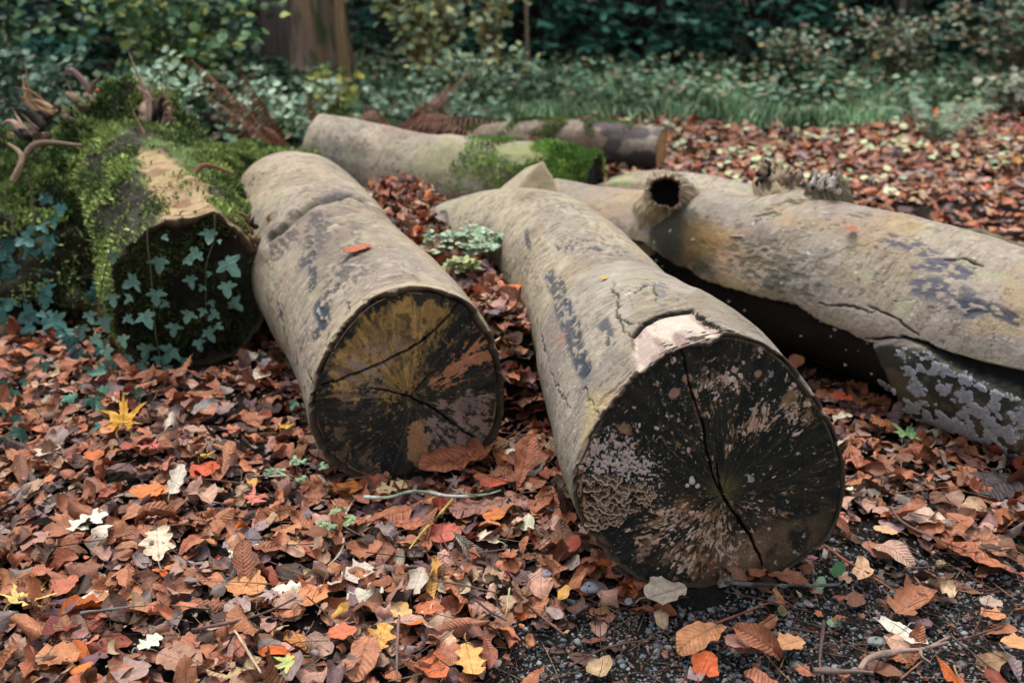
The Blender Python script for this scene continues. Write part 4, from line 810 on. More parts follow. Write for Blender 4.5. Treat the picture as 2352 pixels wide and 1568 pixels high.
def rotm(yaw, tilt, tdir):
    """yaw about z, then tilt about a horizontal axis in direction tdir"""
    cy, sy = np.cos(yaw), np.sin(yaw); o = np.zeros_like(cy); i = np.ones_like(cy)
    Rz = np.stack([np.stack([cy, -sy, o], -1), np.stack([sy, cy, o], -1), np.stack([o, o, i], -1)], -2)
    ax, ay = np.cos(tdir), np.sin(tdir); c, s = np.cos(tilt), np.sin(tilt)
    Rt = np.stack([np.stack([c + ax * ax * (1 - c), ax * ay * (1 - c), ay * s], -1), np.stack([ax * ay * (1 - c), c + ay * ay * (1 - c), -ax * s], -1), np.stack([-ay * s, ax * s, c], -1)], -2)
    return Rt @ Rz
AXES = []   # (axis points, radius) of logs, to keep leaves out of them
for L_ in (LB, L1, L3, L4, L5, L6, L2):
    AXES.append((L_.C[::12], L_.r.mean(1)[::12]))
def in_log(x, y, z, f=.8, skip=()):
    r = np.zeros(x.shape, bool)
    for i, (C_, R_2) in enumerate(AXES):
        if i in skip: continue
        d, _ = segdist(x, y, [(c[0], c[1]) for c in C_])
        zc_ = C_[:, 2].mean(); rr = R_2.mean(); h = np.clip(np.abs(zc_ - z), 0, rr); r |= d < f * np.sqrt(np.maximum(rr * rr - h * h, (.35 * rr) ** 2))
    return r
PAL = {  # colour words -> sRGB
    'rust brown': (168, 106, 76), 'copper': (184, 116, 80), 'brown': (132, 88, 66), 'dark brown': (84, 58, 48), 'tan': (190, 152, 122), 'pinkish brown': (184, 138, 120),
    'cream': (222, 206, 182), 'orange': (208, 108, 48), 'red brown': (156, 74, 52), 'grey brown': (148, 128, 122), 'ochre': (206, 150, 78), 'purple brown': (112, 84, 84)}
PN = list(PAL); PW = np.array([.2, .17, .14, .08, .11, .14, .014, .024, .03, .11, .010, .07]); PW /= PW.sum()
PC = np.array([lin(PAL[k]) for k in PN])
def make_leaves(kind, x, y, lay, L, cidx, rng, flatness=1., hi=1, tilt=.4, zbase=None, rest=.7):
    n = len(x); F2, fs, uv = flat_leaf(kind, hi)
    s = rng.choice([-1, 1], n)
    P = curl(F2, L, s * np.abs(rng.normal(0, 2.2 if kind != 'maple' else .9, n)) * flatness * rng.choice([.6, 1.2, 2.6], n, p=[.35, .35, .3]), rng.normal(0, 1.2, n) * flatness, rng.normal(0, .4, n) * flatness, rng.uniform(.012, .05, n), rng.normal(0, .5, n) * flatness, rng.uniform(0, 6, n), rng.uniform(.8, 1.2, n))
    M = rotm(rng.uniform(0, 2 * pi, n), np.abs(rng.normal(0, tilt, n)), rng.uniform(0, 2 * pi, n))
    P = np.einsum('nij,nmj->nmi', M, P)
    z0 = Hg(x, y) if zbase is None else zbase
    P[..., 2] -= P[..., 2].min(1, keepdims=True) * rest
    P += np.stack([x, y, z0 + lay], -1)[:, None]
    c = PC[cidx] * rng.uniform(.72, 1.22, (n, 1)) * (1 + rng.normal(0, .05, (n, 3)))
    edge = 1 - .18 * np.abs(uv[:, 0])[None] * rng.uniform(0, 1.5, (n, 1)); C = np.clip(c[:, None] * edge[..., None], 0, 1); C = np.concatenate([C, np.full(C.shape[:2] + (1,), VEIN[kind])], -1)
    return P, fs, uv, C
def flatten(P, fs, uv, C):
    n, m = P.shape[:2]; return P.reshape(-1, 3), [(f[None] + (np.arange(n) * m)[:, None, None]).reshape(-1, f.shape[1]) for f in fs], np.tile(uv, (n, 1)), np.clip(C, 0, 1).reshape(-1, C.shape[-1])
def batchmesh(name, items, mat, **kw):
    Vs, F, U, C, o = [], [], [], [], 0
    for P, fs, uv, c in items:
        V, f, u, cc = flatten(P, fs, uv, c); Vs.append(V); U.append(u); C.append(cc); F += [g + o for g in f]; o += len(V)
    return mesh(name, np.concatenate(Vs), F, mat, None, np.concatenate(C), np.concatenate(U), **kw)
def visible(x, y, z=0.0, mrg=900):
    q = proj(np.stack([x, y, z + 0 * x], -1)); return (q[:, 0] > -mrg) & (q[:, 0] < 2352 + mrg) & (q[:, 1] > -mrg) & (q[:, 1] < 1568 + mrg) & ((np.asarray(y)) > .5)
def scatter(n, y0, y1, rng, power=1.):
    y = y0 + (y1 - y0) * rng.uniform(0, 1, n) ** power; hw = .56 * y / .93 + 1.0; x = rng.uniform(-1, 1, n) * hw; return x, y
items = []; TOP = []
def logtop(x, y):
    h = np.full(x.shape, -1.)
    for C_, R_2 in AXES:
        d, t = segdist(x, y, [(c[0], c[1]) for c in C_]); k = np.clip((t * (len(C_) - 1)).astype(int), 0, len(C_) - 1); rr = R_2[k]; h = np.maximum(h, np.where(d < rr * .98, C_[k, 2] + np.sqrt(np.maximum(rr * rr - d * d, 0)), -1))
    return h
rng = np.random.default_rng(21)
def zone(total, y0, y1, kinds, lays, flat, tilt, colw=None, power=1., keep=None, fog=0, scale=1.):
    ks = list(kinds); pr = np.array([kinds[k][0] for k in ks]); pr = pr / pr.sum()
    for k, p in zip(ks, pr):
        n = int(total * p); x, y = scatter(n, y0, y1, rng, power); lay = rng.uniform(lays[0], lays[1], n)
        ok = ~in_log(x, y, Hg(x, y) + lay + .01, .86) & (gravel_w(x, y) < rng.uniform(.1, 1.12, n) ** 1.3) & visible(x, y)
        if keep is not None: ok &= keep(x, y)
        x, y, lay = x[ok], y[ok], lay[ok]; n = len(x); L = rng.uniform(*kinds[k][1], n) * scale
        w_ = PW if colw is None else colw
        ci = rng.choice(len(PN), n, p=w_); 
        if k == 'oak': ci = np.where(rng.uniform(0, 1, n) < .1, PN.index('cream'), ci)
        if k == 'chestnut': ci = np.where(rng.uniform(0, 1, n) < .6, PN.index('rust brown'), ci)
        it = make_leaves(k, x, y, lay, L, ci, rng, flat, tilt=tilt)
        yield k, x, y, lay, L, ci, it
KN = {'beech': (.42, (.042, .085)), 'scrap': (.36, (.02, .055)), 'oak': (.05, (.05, .08)), 'chestnut': (.14, (.06, .14)), 'maple': (.012, (.05, .08))}
dk = PW * np.array([.8, .4, 1.6, 4, .3, .6, .1, .2, 1, 2, .1, 2]); dk /= dk.sum()
for r_ in zone(4500, 1.1, 3.2, KN, (0, .012), .5, .2, dk): items.append(r_[6])
cand = []
for r_ in zone(8800, 1.1, 3.2, KN, (.006, .03), 1., .5):
    cand.append(r_)
for r_ in zone(5700, 3.2, 5.2, KN, (0, .035), 1., .4): items.append(r_[6])
lt = PW * np.array([1, 1, .8, .4, 2, 2.2, 2.4, 1.4, .8, 1.2, 2, .6]); lt /= lt.sum()
KF = {'beech': (.6, (.06, .1)), 'scrap': (.3, (.04, .07)), 'oak': (.06, (.08, .1)), 'maple': (.04, (.08, .12))}
for r_ in zone(11500, 5.0, 7.9, KF, (0, .04), .9, .4, lt, keep=lambda x, y: y < 7.15 + .3 * np.sin(x * 2) + .5 * ss(1.5, 3.5, x) - 1.1 * ss(.5, -.8, x)): items.append(r_[6])
n_ = 9000; x, y = scatter(n_, 1.15, 2.9, rng); ok = ~in_log(x, y, Hg(x, y) + .01, .9) & visible(x, y); x, y = x[ok], y[ok]; n_ = len(x); gw_ = gravel_w(x, y)
items.append(make_leaves('scrap', x, y, rng.uniform(0, .03, n_) * (1 - gw_) + .003, rng.uniform(.006, .02, n_), rng.choice(len(PN), n_, p=dk), rng, 1., tilt=.5))
for k_, n_, sz in (('beech', 520, (.045, .08)), ('scrap', 520, (.03, .06)), ('chestnut', 120, (.08, .13)), ('oak', 60, (.06, .08))):
    y = rng.uniform(2.46, 4.4, n_) ; x = -.07 - .28 * (y - 2.75) + rng.normal(0, .10, n_); hg = Hg(x, y); lt_ = logtop(x, y); ok = (hg > .06) & (lt_ < hg + .035); x, y, hg, lt_ = x[ok], y[ok], hg[ok], lt_[ok]; n_ = len(x)
    items.append(make_leaves(k_, x, y, rng.uniform(0, .04, n_), rng.uniform(*sz, n_), rng.choice(len(PN), n_, p=PW), rng, 1.3, tilt=.6, zbase=np.maximum(hg, lt_)))
# fallen leaves seen largest stand on their own
LAND = []   # filled by the named leaves below
# ---------------------------------------------------------------- named leaves, each from the photograph
def LZ(x, y): return (x * .42543) * .9408, (1000 + y * .42543) * .9408
def MZ(x, y): return (750 + x * .39352) * .9408, (1050 + y * .39352) * .9408
def RZ(x, y): return (1650 + x * .36139) * .9408, (1150 + y * .36139) * .9408
def hero(kind, p, q, col, label, kr=.6, kb=.3, fold=.1, wav=.02, wm=1., lift=.035, tilt=0., td=0., seed=0, stalk=True, z=None, spots=0, group='single fallen leaves', name='fallen_leaf', twist=.1, mat=None, upright=None):
    """p = stalk end px, q = tip px, both on the litter"""
    zz = .02; A = G(*p, zz) if z is None else G(*p, z); B = G(*q, zz) if z is None else G(*q, z)
    c = (A + B) / 2; base = float(Hg(c[0], c[1])) + lift if z is None else z
    A = G(*p, base); B = G(*q, base); c = (A + B) / 2; d = B - A; L = float(np.hypot(d[0], d[1])); yaw = math.atan2(d[1], d[0]) - pi / 2
    hi = 2 if kind in GRID else 1
    F2, fs, uv = flat_leaf(kind, hi); one = np.array([1.])
    P = curl(F2, one * L, one * kr, one * kb, one * fold, one * wav, one * twist, one * (seed + 1), one * wm)
    P = np.einsum('nij,nmj->nmi', rotm(one * yaw, one * tilt, one * td), P)[0]
    P[:, 2] -= np.percentile(P[:, 2], 15); P = P + [c[0], c[1], base]
    rr = np.random.default_rng(seed + 5); cc = lin(col) * (1 - .15 * np.abs(uv[:, :1])) * np.ones((len(P), 3))
    if spots is not None and spots:
        s_ = ss(.55, .7, fbm(uv[:, 0] * 3 + seed, uv[:, 1] * 6, 0, 3, 3))[:, None]; cc = cc * (1 - s_) + lin(spots) * s_
    cc = np.concatenate([np.clip(cc, 0, 1), np.full((len(cc), 1), VEIN[kind])], 1)
    parts = [(P, fs, cc)]; uvs = [uv]
    if stalk:
        a0 = P[np.argmin(uv[:, 1] + np.abs(uv[:, 0]) * .2)]; dd = -d / L; V, F = tube(catmull([a0 + [0, 0, .001], a0 + dd * L * .15 + [0, 0, .004], a0 + dd * L * .33 + [.004, 0, -.002]], 8), np.linspace(.0009, .0012, 8), 5)
        parts.append((V, F, np.append(lin(col) * .6, 0.))); uvs.append(np.tile([.5, .5], (len(V), 1)))
    V, F, C = merge([(a, f, np.broadcast_to(c_, (len(a), 4))) for a, f, c_ in parts])
    o = mesh(name, V, F, mat or M_LEAF, None, np.clip(C, 0, 1), np.concatenate(uvs), origin=(c[0], c[1], base)); tag(o, label, 'leaf', group)
    LAND.append((c[0], c[1])); return o
HEROES = [
 ('maple', (30, 1400), (108, 1340), (216, 190, 110), 'large pale yellow maple leaf at the left edge of the litter', dict(wm=1.5, kr=.3, kb=.5)),
 ('oak', LZ(385, 700), LZ(600, 585), (228, 218, 196), 'long cream white oak leaf left of the log, tip pointing away', dict(wm=1.1, kr=-.4, stalk=False)),
 ('oak', LZ(910, 860), LZ(905, 715), (216, 196, 166), 'upright pale oak leaf lying tip away below the red leaf pair', dict(wm=1.2, tilt=.2)),
 ('oak', LZ(1320, 800), LZ(1465, 850), (224, 220, 196), 'cream oak leaf with shallow lobes under the long rust leaves', dict(wm=1.4)),
 ('oak', LZ(790, 1370), LZ(930, 1300), (208, 212, 186), 'greenish white oak leaf lying near the bottom left', dict(wm=1.4)),
 ('beech', LZ(470, 1215), LZ(235, 1290), (118, 44, 36), 'glossy dark maroon leaf near the bottom left corner', dict(wm=1.3, fold=.35, kr=.3, kb=-.3)),
 ('scrap', LZ(215, 1400), LZ(440, 1440), (190, 124, 80), 'big broken orange tan leaf at the bottom left', dict(wm=1.3, kr=.9)),
 ('beech', LZ(310, 1075), LZ(430, 950), (182, 104, 74), 'rust pink oval leaf right of the yellow maple leaf', dict(wm=1.1, kr=.8)),
 ('scrap', LZ(685, 1045), LZ(815, 1060), (196, 128, 84), 'flat square torn orange leaf left of the grey crumpled leaf', dict(wm=1.5, kr=.2)),
 ('beech', LZ(480, 1090), LZ(650, 1075), (198, 134, 92), 'light orange leaf with one rolled side', dict(wm=.9, kr=1.2)),
 ('beech', LZ(1340, 970), LZ(1500, 1050), (204, 138, 86), 'pale orange rounded leaf with a curled rim in the left middle', dict(wm=1.6, kr=.5)),
 ('scrap', LZ(1710, 1110), LZ(1870, 1030), (202, 128, 82), 'tall orange pentagon shaped leaf piece beside a long twig', dict(wm=1.6, kr=.6)),
 ('scrap', LZ(1000, 1370), LZ(1165, 1310), (176, 104, 76), 'notched brick red square leaf piece near the bottom', dict(wm=1.4, kr=.3)),
 ('scrap', LZ(670, 1560), LZ(850, 1450), (158, 128, 118), 'wide mauve grey leaf cut by the bottom edge', dict(wm=1.6, kr=.3)),
 ('beech', LZ(910, 1400), LZ(1160, 1460), (164, 122, 98), 'brown leaf showing straight side veins near the bottom', dict(wm=1.2, kr=.3)),
 ('chestnut', LZ(860, 930), LZ(600, 1000), (166, 110, 76), 'arched brown chestnut leaflet left of centre', dict(wm=1.3, kr=-1.6, kb=-1.0)),
 ('beech', LZ(1110, 395), LZ(1240, 300), (196, 82, 52), 'bright red orange leaf below the left cut log', dict(wm=1.2)),
 ('maple', LZ(1390, 530), LZ(1560, 480), (204, 116, 98), 'salmon pink lobed leaf below the left log', dict(wm=1.3, kr=.3)),
 ('maple', LZ(830, 240), LZ(910, 160), (196, 100, 90), 'pinkish red maple leaf below the mossy log', dict(wm=1.1, kr=.3)),
 ('maple', LZ(690, 120), LZ(740, 0), (218, 160, 52), 'golden yellow maple leaf standing up below the ivy', dict(wm=1.0, tilt=.7, td=0., kr=.3)),
 ('maple', LZ(1150, 290), LZ(1190, 225), (214, 172, 84), 'small yellow lobed leaf in the left middle litter', dict(kr=.3)),
 ('maple', LZ(1620, 120), LZ(1660, 60), (204, 150, 58), 'small ochre maple leaf against the left log', dict(kr=.3)),
 ('maple', LZ(1720, 1420), LZ(1530, 1500), (168, 184, 112), 'green and yellow maple leaf at the bottom left of centre', dict(wm=1.0, kr=.3, spots=(206, 170, 80))),
 ('beech', LZ(985, 470), LZ(740, 470), (206, 118, 58), 'orange oval leaf with a pale twin in the left litter', dict(wm=1.0, kr=.6)),
 ('scrap', LZ(980, 480), LZ(1060, 370), (206, 192, 172), 'curled white papery leaf standing near the orange oval leaf', dict(wm=.7, kr=2.4, tilt=.4)),
 ('oak', LZ(210, 270), LZ(340, 190), (212, 190, 170), 'pale pink oak leaf at the far left', dict(wm=1.2)),
 ('beech', LZ(1210, 380), LZ(1130, 340), (202, 92, 44), 'vivid orange cup shaped leaf piece below the left log', dict(wm=1.6, kr=1.6)),
 ('beech', LZ(1300, 1110), LZ(1430, 1160), (168, 140, 128), 'small crumpled grey pink leaf above a dark hollow', dict(wm=1.5, kr=.6, wav=.05)),
 ('beech', MZ(160, 370), MZ(360, 350), (208, 120, 40), 'bright amber leaf at the foot of the left cut face', dict(wm=1.2, kr=.5)),
 ('oak', MZ(430, 380), MZ(620, 340), (218, 186, 142), 'sand coloured oak leaf in front of the left cut face', dict(wm=1.3)),
 ('beech', MZ(1085, 530), MZ(1230, 525), (200, 118, 58), 'round orange leaf midway between the two cut logs', dict(wm=1.8, kr=.5)),
 ('beech', MZ(830, 700), MZ(840, 580), (190, 98, 80), 'smooth brick red rounded leaf beside the yellow stalk', dict(wm=1.7, kr=.8)),
 ('oak', MZ(1190, 700), MZ(1070, 640), (224, 206, 178), 'small pale oak leaf right of the brick red leaf', dict(wm=1.2)),
 ('beech', MZ(1150, 370), MZ(1150, 290), (196, 96, 66), 'small red disc shaped leaf in front of the gap between the logs', dict(wm=1.8, kr=.5)),
 ('beech', MZ(1200, 180), MZ(1340, 155), (206, 122, 58), 'orange leaf sliver by the gap between the logs', dict(wm=.9)),
 ('chestnut', MZ(1230, 60), MZ(700, 260), (166, 100, 70), 'very long curled rust chestnut leaflet leaning on the left cut face', dict(wm=1.3, kr=-2.2, fold=.3, lift=.05)),
 ('chestnut', MZ(1180, 100), MZ(790, 250), (176, 108, 76), 'second long ribbed chestnut leaflet below the leaning one', dict(wm=1.1, kr=2., lift=.045)),
 ('chestnut', MZ(740, 450), MZ(400, 580), (172, 106, 74), 'ribbed rust chestnut leaflet left of the yellow stalk', dict(wm=1.4, kr=-1.2)),
 ('chestnut', MZ(460, 580), MZ(790, 590), (180, 108, 78), 'flat sharply ribbed chestnut leaflet below the other left of the stalk', dict(wm=.9, kr=.5)),
 ('chestnut', MZ(1300, 360), MZ(1380, 160), (162, 96, 66), 'folded chestnut leaflet rising beside the big log', dict(wm=1., kr=2.2, tilt=.5, td=0)),
 ('chestnut', MZ(1290, 420), MZ(880, 520), (158, 112, 98), 'wide mauve brown chestnut leaflet across the middle', dict(wm=1.2, kr=-.8)),
 ('beech', MZ(820, 930), MZ(1010, 1000), (206, 182, 150), 'sand beige leaf with a point left of the long twig', dict(wm=1.5, kr=.5)),
 ('beech', MZ(670, 1130), MZ(855, 1110), (198, 112, 68), 'rust orange leaf folded like a boat at bottom centre', dict(wm=1.1, fold=.5, kr=.4)),
 ('oak', MZ(410, 1380), MZ(500, 1240), (216, 158, 78), 'amber oak leaf standing at the bottom left of centre', dict(wm=1.2, tilt=.3)),
 ('oak', MZ(985, 1320), MZ(1030, 1520), (214, 162, 92), 'golden oak leaf pointing to the bottom edge', dict(wm=1.1)),
 ('beech', MZ(690, 1430), MZ(860, 1530), (196, 104, 62), 'cupped orange red leaf at the bottom edge near the centre', dict(wm=1.5, kr=1.4)),
 ('chestnut', MZ(420, 1230), MZ(300, 1560), (176, 116, 84), 'big chestnut leaflet bending down to the bottom edge', dict(wm=1.2, kr=-1.5, kb=-1., twist=.6)),
 ('beech', MZ(130, 1270), MZ(310, 1230), (204, 110, 74), 'smooth orange pink leaf by the bottom chestnut leaflet', dict(wm=1.3)),
 ('scrap', MZ(650, 1010), MZ(720, 900), (206, 190, 170), 'twisted cream leaf with a yellow side at bottom centre', dict(wm=1., kr=2., tilt=.5)),
 ('scrap', MZ(240, 930), MZ(400, 840), (200, 184, 170), 'pale pink crumpled leaf in the centre left foreground', dict(wm=1.4, kr=.8)),
 ('beech', MZ(500, 1090), MZ(640, 1160), (214, 168, 104), 'yellow tan lobed leaf left of bottom centre', dict(wm=1.3)),
 ('beech', RZ(-200, 860), RZ(60, 770), (206, 186, 166), 'large pale round leaf on the gravel below the big cut face', dict(wm=1.4, kr=.5, z=.02)),
 ('ginkgo', RZ(1590, 1030), RZ(1480, 1130), (218, 208, 188), 'pale grey fan shaped leaf lying on the gravel', dict(wm=1.9, kr=.3, kb=.2)),
 ('chestnut', RZ(2250, 600), RZ(1900, 350), (166, 110, 80), 'big ribbed brown and black chestnut leaflet at the right', dict(wm=1.5, kr=-.8, spots=(60, 44, 42))),
 ('chestnut', RZ(2400, 20), RZ(1990, 150), (66, 56, 58), 'dark slate coloured chestnut leaflet at the right edge', dict(wm=1.6, kr=-.6)),
 ('chestnut', RZ(2330, 700), RZ(1840, 500), (176, 106, 74), 'long rust chestnut leaflet in the right foreground', dict(wm=1., kr=1.4)),
 ('beech', RZ(1540, 560), RZ(1250, 500), (160, 104, 80), 'veined brown leaf right of the big cut face', dict(wm=1.1, kr=-1.)),
 ('beech', RZ(1500, 420), RZ(1330, 380), (212, 170, 124), 'small tan oval leaf right of the big cut face', dict(wm=1.0)),
 ('beech', RZ(1830, 340), RZ(1570, 300), (204, 172, 150), 'wide beige pink leaf beside the dark chestnut leaf', dict(wm=1.3, kr=.8)),
 ('beech', RZ(1070, 310), RZ(1165, 350), (196, 128, 112), 'small pink leaf touching the big cut face', dict(wm=1.4)),
 ('chestnut', RZ(380, 1050), RZ(0, 1230), (196, 134, 92), 'curled tan chestnut leaflet with neat ribs at the bottom', dict(wm=1.3, kr=-1.8, kb=-1.6)),
 ('beech', RZ(160, 1390), RZ(230, 1270), (208, 98, 48), 'bright orange upright leaf at the bottom edge right of centre', dict(wm=1.5, tilt=.5)),
 ('beech', RZ(2400, 1180), RZ(2190, 1150), (208, 148, 98), 'glossy light tan leaf at the lower right edge', dict(wm=1.3, kr=.8)),
 ('scrap', RZ(1490, 960), RZ(1720, 800), (160, 104, 74), 'rolled brown bark coloured leaf above the fan shaped leaf', dict(wm=1., kr=2.4)),
 ('scrap', RZ(1710, 740), RZ(1880, 850), (196, 166, 132), 'crumpled tan leaf beside the rolled brown leaf', dict(wm=1.3, kr=2.6, wav=.06)),
 ('scrap', RZ(660, 1180), RZ(860, 1140), (204, 148, 102), 'tan toothed leaf piece at the bottom on the gravel', dict(wm=1.2)),
 ('beech', RZ(2050, 880), RZ(2210, 890), (176, 150, 134), 'grey beige leaf on the gravel at the right', dict(wm=1.3)),
 ('scrap', RZ(2060, 960), RZ(2230, 980), (198, 130, 86), 'orange brown torn leaf on the gravel at the right', dict(wm=1.2)),
 ('maple', (2080, 1010), (2095, 975), (120, 156, 104), 'single green lobed leaf under the right log', dict(wm=1., kr=.3, lift=.05)),
 ('beech', (1905, 905), (1960, 920), (190, 88, 50), 'red orange leaf under the right log', dict(wm=1.1, lift=.05)),
]
for i, h in enumerate(HEROES): hero(h[0], h[1], h[2], h[3], h[4], seed=i, **h[5])
def on_surf(L, px, py):
    k = np.argmin((L.q[..., 0] - px) ** 2 + (L.q[..., 1] - py) ** 2); i, j = divmod(k, L.nT); return L.P[i, j]
for (a, b_, Lg, c, lab, wm) in (((850, 562), (782, 582), L1, (182, 98, 62), 'rust leaf resting on top of the left cut log', .7), ((1950, 528), (1960, 520), L3, (176, 92, 56), 'tiny orange leaf scrap lying on the right log', 1.2), ((1383, 640), (1392, 634), LB, (206, 166, 60), 'tiny yellow leaf fleck on the big log', 1.2)):
    zz = on_surf(Lg, (a[0] + b_[0]) / 2, (a[1] + b_[1]) / 2)[2] + .008
    hero('beech', a, b_, c, lab, z=zz, wm=wm, seed=3, kr=-.5, stalk=False)
# the largest of the litter's other leaves
CW = ['flat', 'curled']
allc = []
for ki, (k, x, y, lay, L, ci, it) in enumerate(cand):
    q = proj(np.stack([x, y, Hg(x, y) + lay], -1)); sz = L / q[:, 2]
    inn = (q[:, 0] > 20) & (q[:, 0] < 2332) & (q[:, 1] > 0) & (q[:, 1] < 1545); near = (lay > .012)
    for j in np.where(inn & near)[0]: allc.append((sz[j] * (1 + lay[j] * 8), ki, j, q[j, 0], q[j, 1]))
allc.sort(reverse=True); pick = allc[:235]; picked = {(a[1], a[2]) for a in pick}
def place_words_old(px, py):
    if py > 1300 and px > 1500: b_ = 'on the gravel'
    elif px < 620 and py < 1050: b_ = 'in the litter below the mossy log'
    elif py < 1150 and px > 1900: b_ = 'in the litter below the right log'
    elif 620 <= px < 1330 and py < 1250: b_ = 'in the litter before the left cut log'
    elif px >= 1900: b_ = 'in the litter right of the big cut face'
    else: b_ = 'in the open foreground litter'
    c = ['far left', 'left', 'centre left', 'centre', 'centre right', 'right', 'far right'][min(6, int(px / 336))]; r = 'bottom' if py > 1430 else ('lower' if py > 1250 else ('middle' if py > 1050 else 'upper'))
    return f'{b_}, {r} {c}'
def place_words(px, py):
    if py > 1300 and px > 1500: b_ = 'on the gravel'
    elif px < 620 and py < 1050: b_ = 'below the mossy log'
    elif py < 1150 and px > 1900: b_ = 'below the right log'
    elif 620 <= px < 1330 and py < 1250: b_ = 'before the left log'
    elif px >= 1900: b_ = 'right of the big log'
    else: b_ = 'in the foreground'
    c = ['far left', 'left', 'centre left', 'centre', 'centre right', 'right', 'far right'][min(6, int(px / 336))]; r = 'bottom' if py > 1430 else ('lower' if py > 1250 else ('middle' if py > 1050 else 'upper'))
    return f'{b_}, {r} {c}'
for _, ki, j, px, py in pick:
    k, x, y, lay, L, ci, (P, fs, uv, C) = cand[ki]
    P_ = P[j]; c0 = P_.mean(0); thick = np.ptp(P_[:, 2]) / L[j]
    size = 'large' if L[j] > .11 else ('small' if L[j] < .055 else 'medium'); cw = 'curled' if thick > .35 else ('wavy' if thick > .2 else 'flat')
    kn = {'scrap': 'torn', 'beech': 'oval', 'chestnut': 'ribbed chestnut', 'oak': 'lobed oak', 'maple': 'maple'}[k]
    o = mesh('fallen_leaf', P_, fs, M_LEAF, None, np.clip(C[j], 0, 1), uv, origin=c0)
    tag(o, f'{size} {cw} {PN[ci[j]]} {kn} leaf {place_words(px, py)}'.replace('medium ', ''), 'leaf', 'single fallen leaves')
for ki, (k, x, y, lay, L, ci, (P, fs, uv, C)) in enumerate(cand):
    keep = np.array([(ki, j) not in picked for j in range(len(x))]); items.append((P[keep], fs, uv, C[keep]))
# ivy leaves and seedlings mixed in the litter at the left, green bits further off
lit = batchmesh('leaf_litter', items, M_LEAF); tag(lit, 'thick brown and orange carpet of fallen autumn leaves', 'leaf litter', kind='stuff')

# ---------------------------------------------------------------- gravel, needles, twigs
n = 34000; x = rng.uniform(-.5, 1.9, n); y = rng.uniform(1.12, 2.15, n); g = gravel_w(x, y); ok = (g > rng.uniform(.1, .9, n)) & visible(x, y) & ~in_log(x, y, 0 * x + .01, .7); x, y = x[ok], y[ok]; n = len(x)
ico = np.array([(0, 0, 1), (.89, 0, .45), (.28, .85, .45), (-.72, .53, .45), (-.72, -.53, .45), (.28, -.85, .45), (.72, .53, -.45), (-.28, .85, -.45), (-.89, 0, -.45), (-.28, -.85, -.45), (.72, -.53, -.45), (0, 0, -1)])
icf = np.array([(0, 1, 2), (0, 2, 3), (0, 3, 4), (0, 4, 5), (0, 5, 1), (1, 6, 2), (2, 7, 3), (3, 8, 4), (4, 9, 5), (5, 10, 1), (6, 7, 2), (7, 8, 3), (8, 9, 4), (9, 10, 5), (10, 6, 1), (11, 7, 6), (11, 8, 7), (11, 9, 8), (11, 10, 9), (11, 6, 10)])
s = rng.lognormal(-5.95, .5, n); S3 = np.stack([s * rng.uniform(.7, 1.4, n), s * rng.uniform(.7, 1.4, n), s * rng.uniform(.45, .8, n)], -1)
V = ico[None] * (1 + rng.normal(0, .2, (n, 12, 1))) * S3[:, None]; V = np.einsum('nij,nmj->nmi', rotm(rng.uniform(0, 6.28, n), rng.normal(0, .4, n), rng.uniform(0, 6, n)), V) + np.stack([x, y, Hg(x, y) + s * .3], -1)[:, None]
cc = lin((120, 122, 124)) * rng.uniform(.3, 1.5, (n, 1)) * (1 + rng.normal(0, .05, (n, 3)))
o = mesh('gravel', V.reshape(-1, 3), (icf[None] + (np.arange(n) * 12)[:, None, None]).reshape(-1, 3), M_STONE, None, np.clip(np.repeat(cc, 12, 0), 0, 1), smooth=False); tag(o, 'fine blue grey gravel showing through at the lower right', 'gravel', kind='stuff')
def twig_pts(x, y, yaw, L, z, rng, k=6, lift=.01, arc=.12):
    t = np.linspace(-.5, .5, k); a = rng.normal(0, arc); X = x + L * (t * cos(yaw) - a * (t * t) * sin(yaw)); Y = y + L * (t * sin(yaw) + a * (t * t) * cos(yaw))
    return np.stack([X, Y, z + t * rng.normal(0, lift * 2) + .004], -1)
parts = []
for i in range(3000):
    g_ = rng.uniform() < .62
    if g_: x, y = rng.uniform(-.2, 1.3), rng.uniform(1.25, 2.15)
    else: y = rng.uniform(1.25, 3.0); x = rng.uniform(-1, 1) * (.6 * y)
    xx, yy = np.array([x]), np.array([y])
    if in_log(xx, yy, np.array([.02]), .95)[0] or not visible(xx, yy)[0] or (g_ and gravel_w(xx, yy)[0] < .15): continue
    L = rng.uniform(.02, .07) if rng.uniform() < .75 else rng.uniform(.07, .2); r = .0006 + L * .005 * rng.uniform(.5, 1.3)
    P = twig_pts(x, y, rng.uniform(0, pi), L, float(Hg(x, y)) + (.002 if g_ else rng.uniform(.02, .045)), rng)
    V, F = tube(P, np.linspace(r, r * .5, 6), 5, i); c = lin([(70, 52, 44), (96, 66, 52), (132, 104, 84), (44, 36, 34)][rng.integers(4)]); parts.append((V, F, c))
V, F, C = merge(parts); o = mesh('needles_and_twiglets', V, F, M_TWIG, None, C); tag(o, 'dark pine needles and broken twiglets strewn over gravel and leaves', 'twigs', kind='stuff')
